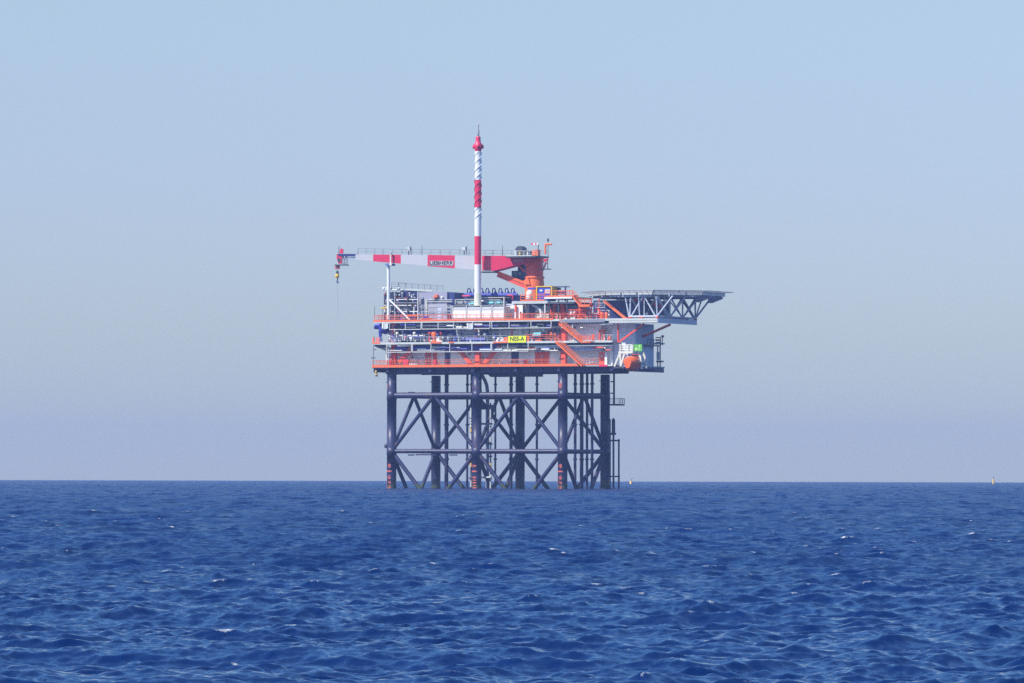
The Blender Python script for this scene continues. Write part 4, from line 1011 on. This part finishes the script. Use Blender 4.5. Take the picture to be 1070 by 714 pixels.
cab = part('cab', cr, MB().pbox(534.6, 546.4, 283, 293.2, pv + 0.9, pv + 2.6, navyw).pbox(541, 547.5, 277, 283, pv + 1.0, pv + 2.2, navyw))
part('window', cab, MB().pbox(534.9, 540, 284.2, 289.6, pv + 0.83, pv + 0.897, teglass)); part('window', cab, MB().pbox(541, 545, 284.2, 288, pv + 0.83, pv + 0.897, teglass))
part('cab_bracket', cab, MB().pbox(540, 549, 293.3, 296.4, pv + 1.0, pv + 2.2, dgrey))
# hook hanging from the boom head
hk0 = bv(352.7, 288)
hk = thing('hook_block', 'yellow hook block hanging on a thin rope from the boom tip', 'hook', tuple(hk0))
part('rope', hk, MB().tube(bv(352.7, 287), bv(352.7, 277.5), 0.045, dgrey, 6)); part('block', hk, MB().lathe(hk0 + Vector((0, -0.2, -0.58)), [(0.2, 0), (0.42, 0.25), (0.42, 0.75), (0.2, 1.0)], yellow, 12).box((hk0.x - 0.1, hk0.y - 0.5, hk0.z + 0.3), (hk0.x + 0.1, hk0.y + 0.3, hk0.z + 0.9), dgrey))
part('hook', hk, MB().path([hk0 + Vector((0, 0, -0.5)), hk0 + Vector((0, 0, -1.0)), hk0 + Vector((-0.22, 0, -1.3)), hk0 + Vector((0, 0, -1.6)), hk0 + Vector((0.24, 0, -1.35))], 0.11, navyw, 8)); part('tag_line', hk, MB().tube(hk0 + Vector((0, 0, -1.6)), bv(352.9, 331), 0.018, grey, 5))

# ------------------------------------------------------------------ helideck
uc = UR - 6.2; vc = 10.1; RO = 14.2
hl = thing('helideck', 'octagonal helideck on lattice trusses overhanging the end of the platform', 'helideck', (uc, vc, ZU))
oct_ = lambda r: [(uc + r * math.cos(R(22.5 + 45 * k)), vc + r * math.sin(R(22.5 + 45 * k))) for k in range(8)]
part('deck_plate', hl, MB().flat(oct_(RO), ZHD - 0.35, ZHD, helim))
op = oct_(RO)
for k in range(8):
    a, b = Vector((*op[k], ZHD)), Vector((*op[(k + 1) % 8], ZHD)); d = (b - a); n = 3
    for i in range(n):
        p, q = a + d * (i / n + 0.015), a + d * ((i + 1) / n - 0.015); o = Vector((0, 0, -0.62))
        part('fascia', hl, MB().bar(p + o, q + o, 0.2, 0.5, pale))
net = MB(); np_ = oct_(RO + 1.7)
for k in range(8):
    a, b, c, d = Vector((*op[k], ZHD - 0.15)), Vector((*op[(k + 1) % 8], ZHD - 0.15)), Vector((*np_[(k + 1) % 8], ZHD + 0.02)), Vector((*np_[k], ZHD + 0.02))
    net.tube(d, c, 0.06, netM, 5)
    for i in range(9): net.tube(a.lerp(b, i / 8), d.lerp(c, i / 8), 0.04, netM, 4)
    for i in range(1, 4): net.tube(a.lerp(d, i / 4), b.lerp(c, i / 4), 0.025, netM, 4)
part('safety_net', hl, net)
for k in range(16):
    a = R(22.5 + 22.5 * k); rr = RO * (1 if k % 2 == 0 else math.cos(R(22.5))); part('deck_light', hl, MB().lathe((uc + rr * math.cos(a), vc + rr * math.sin(a), ZHD), [(0.16, 0), (0.16, 0.12), (0.08, 0.22)], pale, 8))
# girder grid below the plate
zt, zb = ZHD - 0.36, ZHD - 1.25
for v in (-2.5, 3.7, 9.8, 16):
    h = math.sqrt(max(0, (RO * 0.95) ** 2 - (v - vc) ** 2)); h = min(h, RO * 0.9)
    part('deck_girder', hl, MB().bar((uc - h, v, (zt + zb) / 2), (uc + h, v, (zt + zb) / 2), 0.3, zt - zb, truM))
for du in (-11, -7, -2.5, 4.4, 8.0, 11.5):
    u = uc + du; h = min(RO * 0.92, math.sqrt(max(0, (RO * 0.95) ** 2 - du * du)))
    part('deck_girder', hl, MB().bar((u, vc - h, (zt + zb) / 2 - 0.05), (u, vc + h, (zt + zb) / 2 - 0.05), 0.25, zt - zb - 0.2, truM))
zbc = ZU + 0.35
vn = [VF + 0.15, 3.7, 9.8, 16.0]; uL = U(658, VF, 332); ur = UR - 0.1
def mem(name, p, q, r=0.17, mt=truM): part(name, hl, MB().tube(p, q, r, mt, 8))
zt2 = zb + 0.1
for v in vn[:2] + vn[3:]:                       # front, middle and back trusses
    mem('bottom_chord', (uL, v, zbc), (ur, v, zbc), 0.2)
    um = (uL + ur) / 2
    mem('diagonal', (uL + 0.3, v, zbc), (um - 0.1, v, zt2)); mem('diagonal', (ur - 0.4, v, zbc), (um + 0.1, v, zt2))
    mem('post', (uL, v, zbc), (uL + 0.15, v, zt2)); mem('post', (ur, v, zbc), (ur - 0.1, v, zt2))
    mem('diagonal', (uL - 0.2, v, zbc), (uL - 1.1, v, zt2)); mem('post', (um, v + 0.3, zbc), (um, v + 0.3, zt2), 0.12)
for a, b in zip(vn, vn[1:]):                     # right end trusses
    for u, rr in ((ur, 0.17), (uL, 0.12)):
        mem('bottom_chord', (u, a, zbc), (u, b, zbc), 0.2)
        mem('diagonal', (u, a + 0.2, zbc), (u, b - 0.1, zt2), rr); mem('diagonal', (u, b - 0.2, zbc), (u, a + 0.1, zt2), rr)
        mem('post', (u, b, zbc), (u, b, zt2), rr)
    mem('diagonal', (ur, b, zbc), (ur - 3.5, b, zt2), 0.13)
for v in vn:                                     # struts out to the overhanging edge
    mem('strut', (ur, v, zbc), (uc + 9.6, v, zb + 0.05), 0.2)
    if v > 5: part('bracket', hl, MB().prism([(uc + 8.8, zb - 0.9), (uc + 10.0, zb - 0.9), (uc + 12.4, zb - 0.05), (uc + 12.4, zb + 0.25), (uc + 9.2, zb + 0.25)], v - 0.12, v + 0.12, truM))
    part('foot', hl, MB().box((ur - 0.3, v - 0.3, ZU + 0.02), (ur + 0.3, v + 0.3, ZU + 0.34), red))
for u, v in ((uL, vn[0]), (ur - 3.6, vn[0])): part('foot', hl, MB().box((u - 0.4, v - 0.3, ZU + 0.02), (u + 0.4, v + 0.3, ZU + 0.3), red))
mem('strut', (ur, 16, zbc), (ur, 19.2, zb + 0.1), 0.16); mem('strut', (ur - 4, vn[0], zbc), (ur - 4, -2.9, zb + 0.05), 0.14)
mem('strut', (ur, vn[0], zbc), (ur, -2.9, zb + 0.05), 0.16)
# block under the helideck, its shade painted in as dark blue
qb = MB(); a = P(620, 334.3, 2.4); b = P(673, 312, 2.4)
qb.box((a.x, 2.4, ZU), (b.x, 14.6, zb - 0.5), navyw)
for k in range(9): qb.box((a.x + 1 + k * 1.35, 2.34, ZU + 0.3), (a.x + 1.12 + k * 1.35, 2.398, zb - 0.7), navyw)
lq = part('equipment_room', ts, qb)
for px, y in [(664.2, 313), (672, 313), (684, 318), (690, 320)]: part('fire_monitor', ts, MB().lathe(P(px, y, 1.8), [(0.1, -0.3), (0.25, -0.2), (0.25, 0.25), (0.1, 0.3)], mastred, 8).tube(P(px, y, 1.8), P(px, 334, 1.8), 0.06, grey, 5))
for px, y in [(694.5, 313.6), (676, 328)]: part('lamp', ts, MB().lathe(P(px, y, 1.6), [(0.12, -0.3), (0.3, -0.15), (0.3, 0.2), (0.1, 0.3)], white, 10).tube(P(px, y, 1.6), P(px, 334, 1.6), 0.06, grey, 5))

# ------------------------------------------------------------------ buoys on the horizon
def seaz(x, y): return -(x * x + y * y) / (2 * RE)


def buoy(px, dist, label, tall):
    dx, _ = ideal(px, 503); x = dx / F * dist
    e = bpy.data.objects.new('marker_buoy', None); COL.objects.link(e); e.location = (x, dist, seaz(x, dist)); e['_b'] = (0, 0, 0)
    tag(e, label, 'buoy', 'marker buoys near the horizon')
    s = dist / F
    MB().lathe((0, 0, 0), [(1.2 * s, -1.0 * s), (1.2 * s, 0.9 * s), (0.9 * s, 1.2 * s)], buoyM if not tall else dgrey, 14).build('float', e)
    if tall: MB().lathe((0, 0, 0), [(0.95 * s, 1.2 * s), (0.95 * s, 4.6 * s), (0.7 * s, 6 * s)], buoyM, 12).build('tower', e)
    else: MB().lathe((0, 0, 0), [(1.15 * s, 1.2 * s), (1.05 * s, 2.4 * s), (0.5 * s, 3.4 * s)], buoyM, 12).build('tower', e)
    top = 6 if tall else 3.4
    MB().tube((0, 0, top * s), ((0.3 if tall else 1.8) * s, 0, (top + 3.4) * s), 0.22 * s, dgrey, 6).build('topmark', e)


buoy(659, 2300, 'short yellow marker buoy with leaning pole close beside the platform legs', False)
buoy(1037.8, 2300, 'taller yellow marker buoy with dark base, alone on the horizon', True)

# ------------------------------------------------------------------ sea
def make_sea():
    rs = np.random.RandomState(4)
    th_f = np.linspace(R(-6.0), R(6.0), 900)
    th_c = np.concatenate([np.linspace(R(6.0), R(13), 110)[1:], np.linspace(R(13), R(40), 150)[1:], np.linspace(R(40), R(320), 30)[1:], np.linspace(R(320), R(347), 150)[1:], np.linspace(R(347), R(354.0), 110)[1:-1]])
    th = np.concatenate([th_f, th_c]).astype(np.float64); nc = len(th)
    r = [3.0]
    while r[-1] < 9000:
        x = r[-1]
        if x < 50: d = 1.5
        elif x < 400: d = max(0.075, 0.0009 * x)
        elif x < 1600: d = 0.0013 * x
        else: d = 0.003 * x
        r.append(x + d)
    r = np.array(r); nr = len(r); dr = np.gradient(r)
    X = (r[:, None] * np.sin(th)[None, :]); Y = (r[:, None] * np.cos(th)[None, :])
    dth = np.gradient(np.unwrap(np.concatenate([th, [th[0] + 2 * math.pi]])))[:nc]; lat = r[:, None] * dth[None, :]
    zz = np.zeros_like(X); dx = np.zeros_like(X); dy = np.zeros_like(X); foam = np.zeros_like(X); chop = np.zeros_like(X)
    wind = R(103)                                  # waves run slantwise towards the left of the viewer
    octs = [(13, 30, 0.020, 16), (5.5, 13, 0.036, 30), (2.6, 5.5, 0.056, 44), (1.3, 2.6, 0.105, 54), (0.65, 1.3, 0.150, 62), (0.33, 0.65, 0.150, 64), (0.17, 0.33, 0.14, 56)]
    patch = 0.75 + 0.5 * np.sin(X * 0.021 + 1.3 * np.sin(Y * 0.006)) * np.sin(Y * 0.008 + 0.7 + 1.1 * np.sin(X * 0.013))
    for lo, hi, slope, n in octs:
        lim = np.searchsorted(dr, hi / 2.2)            # rows fine enough for these waves
        fade = np.clip((hi / 2.2 - dr) / (hi / 2.2) * 3, 0, 1)
        full = fade[:, None] * np.clip((hi / 2.2 - lat) / (hi / 2.2) * 3, 0, 1); chop += (slope * (1 - full)) ** 2
        k0 = np.nonzero(fade > 0)[0]
        if len(k0) == 0: continue
        s0, s1 = k0[0], k0[-1] + 1
        if lo < 2: s0 = max(s0, np.searchsorted(r, 60))
        x, y, fd = X[s0:s1].astype(np.float32), Y[s0:s1].astype(np.float32), full[s0:s1].astype(np.float32)
        for i in range(n):
            lam = lo * (hi / lo) ** rs.rand(); k = 2 * math.pi / lam
            sp = R(28) if lo > 2 else R(44)
            a = wind + (R(-30) if 2 < lo < 6 else 0) + sp * rs.randn()
            kx, ky = k * math.cos(a), k * math.sin(a); ph = rs.rand() * 6.283
            amp = slope / k * math.sqrt(2.0 / n) * (0.6 + 0.8 * rs.rand())
            w = (kx * x + ky * y + ph).astype(np.float32)
            c, s = np.cos(w), np.sin(w)
            m_ = fd * (amp if lo > 3 else amp)
            zz[s0:s1] += m_ * c
            q = 0.9
            dx[s0:s1] -= q * m_ * math.cos(a) * s; dy[s0:s1] -= q * m_ * math.sin(a) * s
            if lo >= 0.6: foam[s0:s1] += m_ * k * c * q
    near = (r[:, None] > 75) & (r[:, None] < 250) & (np.abs(th)[None, :] < R(6))
    foam /= np.percentile(foam[near], 99.85)
    # calmer and rougher patches
    zz *= 0.85 + 0.15 * patch
    xx = X + dx; yy = Y + dy; zf = zz - (X * X + Y * Y) / (2 * RE)
    co = np.stack([xx, yy, zf], -1).reshape(-1, 3).astype(np.float32)
    i = np.arange(nr - 1)[:, None]; j = np.arange(nc)[None, :]
    a = i * nc + j; b = i * nc + (j + 1) % nc
    fc = np.stack([a, a + nc, b + nc, b], -1).reshape(-1, 4)
    me = bpy.data.meshes.new('sea')
    nv, nf = len(co), len(fc)
    me.vertices.add(nv); me.vertices.foreach_set('co', co.ravel())
    me.loops.add(nf * 4); me.loops.foreach_set('vertex_index', fc.ravel().astype(np.int32))
    me.polygons.add(nf); me.polygons.foreach_set('loop_start', np.arange(0, nf * 4, 4, dtype=np.int32))
    me.polygons.foreach_set('use_smooth', np.ones(nf, dtype=bool))
    at = me.attributes.new('foam', 'FLOAT', 'POINT'); at.data.foreach_set('value', foam.reshape(-1).astype(np.float32))
    at = me.attributes.new('chop', 'FLOAT', 'POINT'); at.data.foreach_set('value', np.sqrt(chop).reshape(-1).astype(np.float32))
    me.update(); me.validate()
    o = bpy.data.objects.new('sea', me); COL.objects.link(o); o['kind'] = 'structure'
    return o


sea = make_sea()
m = bpy.data.materials.new('sea water'); m.use_nodes = True
nt = m.node_tree; n = nt.nodes; l = nt.links; b = n['Principled BSDF']
b.inputs['IOR'].default_value = 1.333
b.inputs['Roughness'].default_value = 0.07
tc = n.new('ShaderNodeTexCoord'); geo = n.new('ShaderNodeNewGeometry')
def nz(scale, detail, rough=0.6, stretch=(1, 1, 1)):
    mp = n.new('ShaderNodeMapping'); mp.inputs['Scale'].default_value = stretch; l.new(tc.outputs['Object'], mp.inputs['Vector'])
    t = n.new('ShaderNodeTexNoise'); t.inputs['Scale'].default_value = scale; t.inputs['Detail'].default_value = detail; t.inputs['Roughness'].default_value = rough
    l.new(mp.outputs['Vector'], t.inputs['Vector']); return t
def vm(op, a, b_=None, sc_=None):
    t = n.new('ShaderNodeVectorMath'); t.operation = op; l.new(a, t.inputs[0])
    if b_ is not None:
        if isinstance(b_, tuple): t.inputs[1].default_value = b_
        else: l.new(b_, t.inputs[1])
    if sc_ is not None:
        if isinstance(sc_, float): t.inputs['Scale'].default_value = sc_
        else: l.new(sc_, t.inputs['Scale'])
    return t.outputs[0]
def mth(op, a, b_=None, clamp=False):
    t = n.new('ShaderNodeMath'); t.operation = op; t.use_clamp = clamp
    for k, x in ((0, a), (1, b_)):
        if x is None: continue
        if isinstance(x, (int, float)): t.inputs[k].default_value = x
        else: l.new(x, t.inputs[k])
    return t.outputs[0]
# ripples: a random tilt of the facet, two sizes; 'chop' holds the slope of waves too short for the far sheet
rip = vm('SUBTRACT', nz(4.5, 4, 0.75, (1.3, 1, 1)).outputs['Color'], (0.5, 0.5, 0.5))
rip2 = vm('SUBTRACT', nz(0.5, 6, 0.8, (1.6, 1, 1)).outputs['Color'], (0.5, 0.5, 0.5))
ch = n.new('ShaderNodeAttribute'); ch.attribute_name = 'chop'
rip = vm('SCALE', rip, None, 0.60)
rip2 = vm('SCALE', rip2, None, mth('MULTIPLY', ch.outputs['Fac'], 4.0))
rip3 = vm('SUBTRACT', nz(0.6, 4, 0.65, (1.0, 0.05, 1)).outputs['Color'], (0.5, 0.5, 0.5))   # streaks drawn out along the wind
rip3 = vm('SCALE', rip3, None, mth('MULTIPLY', ch.outputs['Fac'], 8.0))
rip2 = vm('ADD', rip2, rip3)
nn = vm('ADD', vm('ADD', geo.outputs['Normal'], vm('MULTIPLY', rip, (1, 1, 0))), vm('MULTIPLY', rip2, (1, 1, 0)))
nn = vm('NORMALIZE', nn)
l.new(nn, b.inputs['Normal'])
# foam on the sharpest crests
fo = n.new('ShaderNodeAttribute'); fo.attribute_name = 'foam'
fn = nz(2.6, 7, 0.8, (1, 0.35, 1)); fl_ = nz(0.05, 2)
thr = mth('ADD', fo.outputs['Fac'], mth('MULTIPLY', mth('SUBTRACT', fn.outputs['Fac'], 0.5), 2.2))
thr = mth('ADD', thr, mth('MULTIPLY', mth('SUBTRACT', fl_.outputs['Fac'], 0.5), 0.8))
foamf = mth('MULTIPLY', mth('SUBTRACT', thr, 1.07), 3.0, True)
mx_ = n.new('ShaderNodeMix'); mx_.data_type = 'RGBA'
wn = nz(0.03, 3)
wc = n.new('ShaderNodeMix'); wc.data_type = 'RGBA'
wc.inputs[6].default_value = (0.0003, 0.013, 0.068, 1); wc.inputs[7].default_value = (0.0005, 0.020, 0.105, 1)
l.new(wn.outputs['Fac'], wc.inputs[0])
l.new(foamf, mx_.inputs[0]); l.new(wc.outputs[2], mx_.inputs[6]); mx_.inputs[7].default_value = (0.60, 0.62, 0.62, 1)
l.new(mx_.outputs[2], b.inputs['Base Color'])
# waves too short to be modelled at this distance act as roughness (slope variance -> microfacet width)
al_ = mth('SQRT', mth('ADD', mth('MULTIPLY', mth('MULTIPLY', ch.outputs['Fac'], ch.outputs['Fac']), mth('MULTIPLY', 1.1, nz(0.02, 4, 0.6, (1, 0.25, 1)).outputs['Fac'])), 0.012 * 0.012))
rg = mth('MAXIMUM', mth('SQRT', mth('MULTIPLY', al_, 0.55)), mth('MULTIPLY', foamf, 0.7)); l.new(rg, b.inputs['Roughness'])
sea.data.materials.append(m)

# ------------------------------------------------------------------ haze: the sea air between the camera and the horizon
hz = MB().box((-9200, -9200, -16), (9200, 9200, 84), white)
me = bpy.data.meshes.new('haze'); me.from_pydata(hz.v, [], hz.f); me.update()
ho = bpy.data.objects.new('haze', me); COL.objects.link(ho); ho['kind'] = 'stuff'
hm_ = bpy.data.materials.new('sea haze'); hm_.use_nodes = True
nt = hm_.node_tree; nt.nodes.clear()
out = nt.nodes.new('ShaderNodeOutputMaterial'); pvn = nt.nodes.new('ShaderNodeVolumePrincipled')
pvn.inputs['Density'].default_value = 1.45e-4
pvn.inputs['Color'].default_value = (0.42, 0.53, 0.84, 1)
pvn.inputs['Absorption Color'].default_value = (0.25, 0.25, 0.25, 1)
pvn.inputs['Anisotropy'].default_value = 0.25
pvn.inputs['Density Attribute'].default_value = ''
nt.links.new(pvn.outputs[0], out.inputs['Volume'])
me.materials.append(hm_)

# ------------------------------------------------------------------ light
SUN_EL, SUN_AZ = R(46), R(55)      # azimuth: degrees left of straight behind the camera
S = Vector((-math.sin(SUN_AZ) * math.cos(SUN_EL), -math.cos(SUN_AZ) * math.cos(SUN_EL), math.sin(SUN_EL)))
sl = bpy.data.lights.new('sun', 'SUN'); sl.energy = 3.3; sl.angle = R(0.53); sl.color = (1.0, 0.96, 0.90)
so = bpy.data.objects.new('sun', sl); COL.objects.link(so); so.rotation_euler = S.to_track_quat('Z', 'Y').to_euler(); so.location = (-300, -200, 400)
w = bpy.data.worlds.new('World'); sc.world = w; w.use_nodes = True
nt = w.node_tree; bg = nt.nodes['Background']
sky = nt.nodes.new('ShaderNodeTexSky'); sky.sky_type = 'NISHITA'; sky.sun_disc = False
sky.sun_elevation = SUN_EL; sky.sun_rotation = math.atan2(S.x, S.y)
sky.air_density = 1.0; sky.dust_density = 0.0; sky.ozone_density = 1.0
tint = nt.nodes.new('ShaderNodeMix'); tint.data_type = 'RGBA'; tint.blend_type = 'MULTIPLY'; tint.inputs[0].default_value = 1
tint.inputs[7].default_value = (1.10, 0.97, 1.0, 1)
# the band of dull air low over the sea dims the sky towards the horizon
wtc = nt.nodes.new('ShaderNodeTexCoord'); sp = nt.nodes.new('ShaderNodeSeparateXYZ'); nt.links.new(wtc.outputs['Generated'], sp.inputs[0])
rmp = nt.nodes.new('ShaderNodeValToRGB'); nt.links.new(sp.outputs['Z'], rmp.inputs['Fac'])
els = rmp.color_ramp.elements
els[0].position = 0.0; els[0].color = (0.215, 0.272, 0.345, 1); els[1].position = 0.85; els[1].color = (0.95, 0.98, 1.0, 1)
for p_, c_ in ((0.018, (0.224, 0.270, 0.385, 1)), (0.052, (0.284, 0.309, 0.438, 1)), (0.087, (0.352, 0.364, 0.437, 1)), (0.21, (0.22, 0.37, 0.55, 1)), (0.42, (0.48, 0.68, 0.88, 1))):
    e_ = els.new(p_); e_.color = c_
nt.links.new(rmp.outputs['Color'], tint.inputs[7])
nt.links.new(sky.outputs[0], tint.inputs[6]); nt.links.new(tint.outputs[2], bg.inputs['Color'])
bg.inputs['Strength'].default_value = 0.15

# ------------------------------------------------------------------ camera
cd = bpy.data.cameras.new('camera'); co = bpy.data.objects.new('camera', cd); COL.objects.link(co)
cd.sensor_width = 36; cd.lens = 36 * F / 1070; cd.clip_start = 0.5; cd.clip_end = 40000
co.location = (0, 0, CAMZ)
co.matrix_world = Matrix.Translation((0, 0, CAMZ)) @ Matrix.Rotation(R(90) + PITCH, 4, 'X') @ Matrix.Rotation(ROLL, 4, 'Z')
sc.camera = co
vs = sc.view_settings; vs.view_transform = 'Standard'; vs.look = 'None'; vs.exposure = 0.78; vs.gamma = 1; vs.use_curve_mapping = False
cy = sc.cycles; cy.use_denoising = False; cy.sample_clamp_indirect = 2.0; cy.volume_bounces = 1; cy.max_bounces = 8
for o in list(bpy.data.objects):
    if '_b' in o: del o['_b']
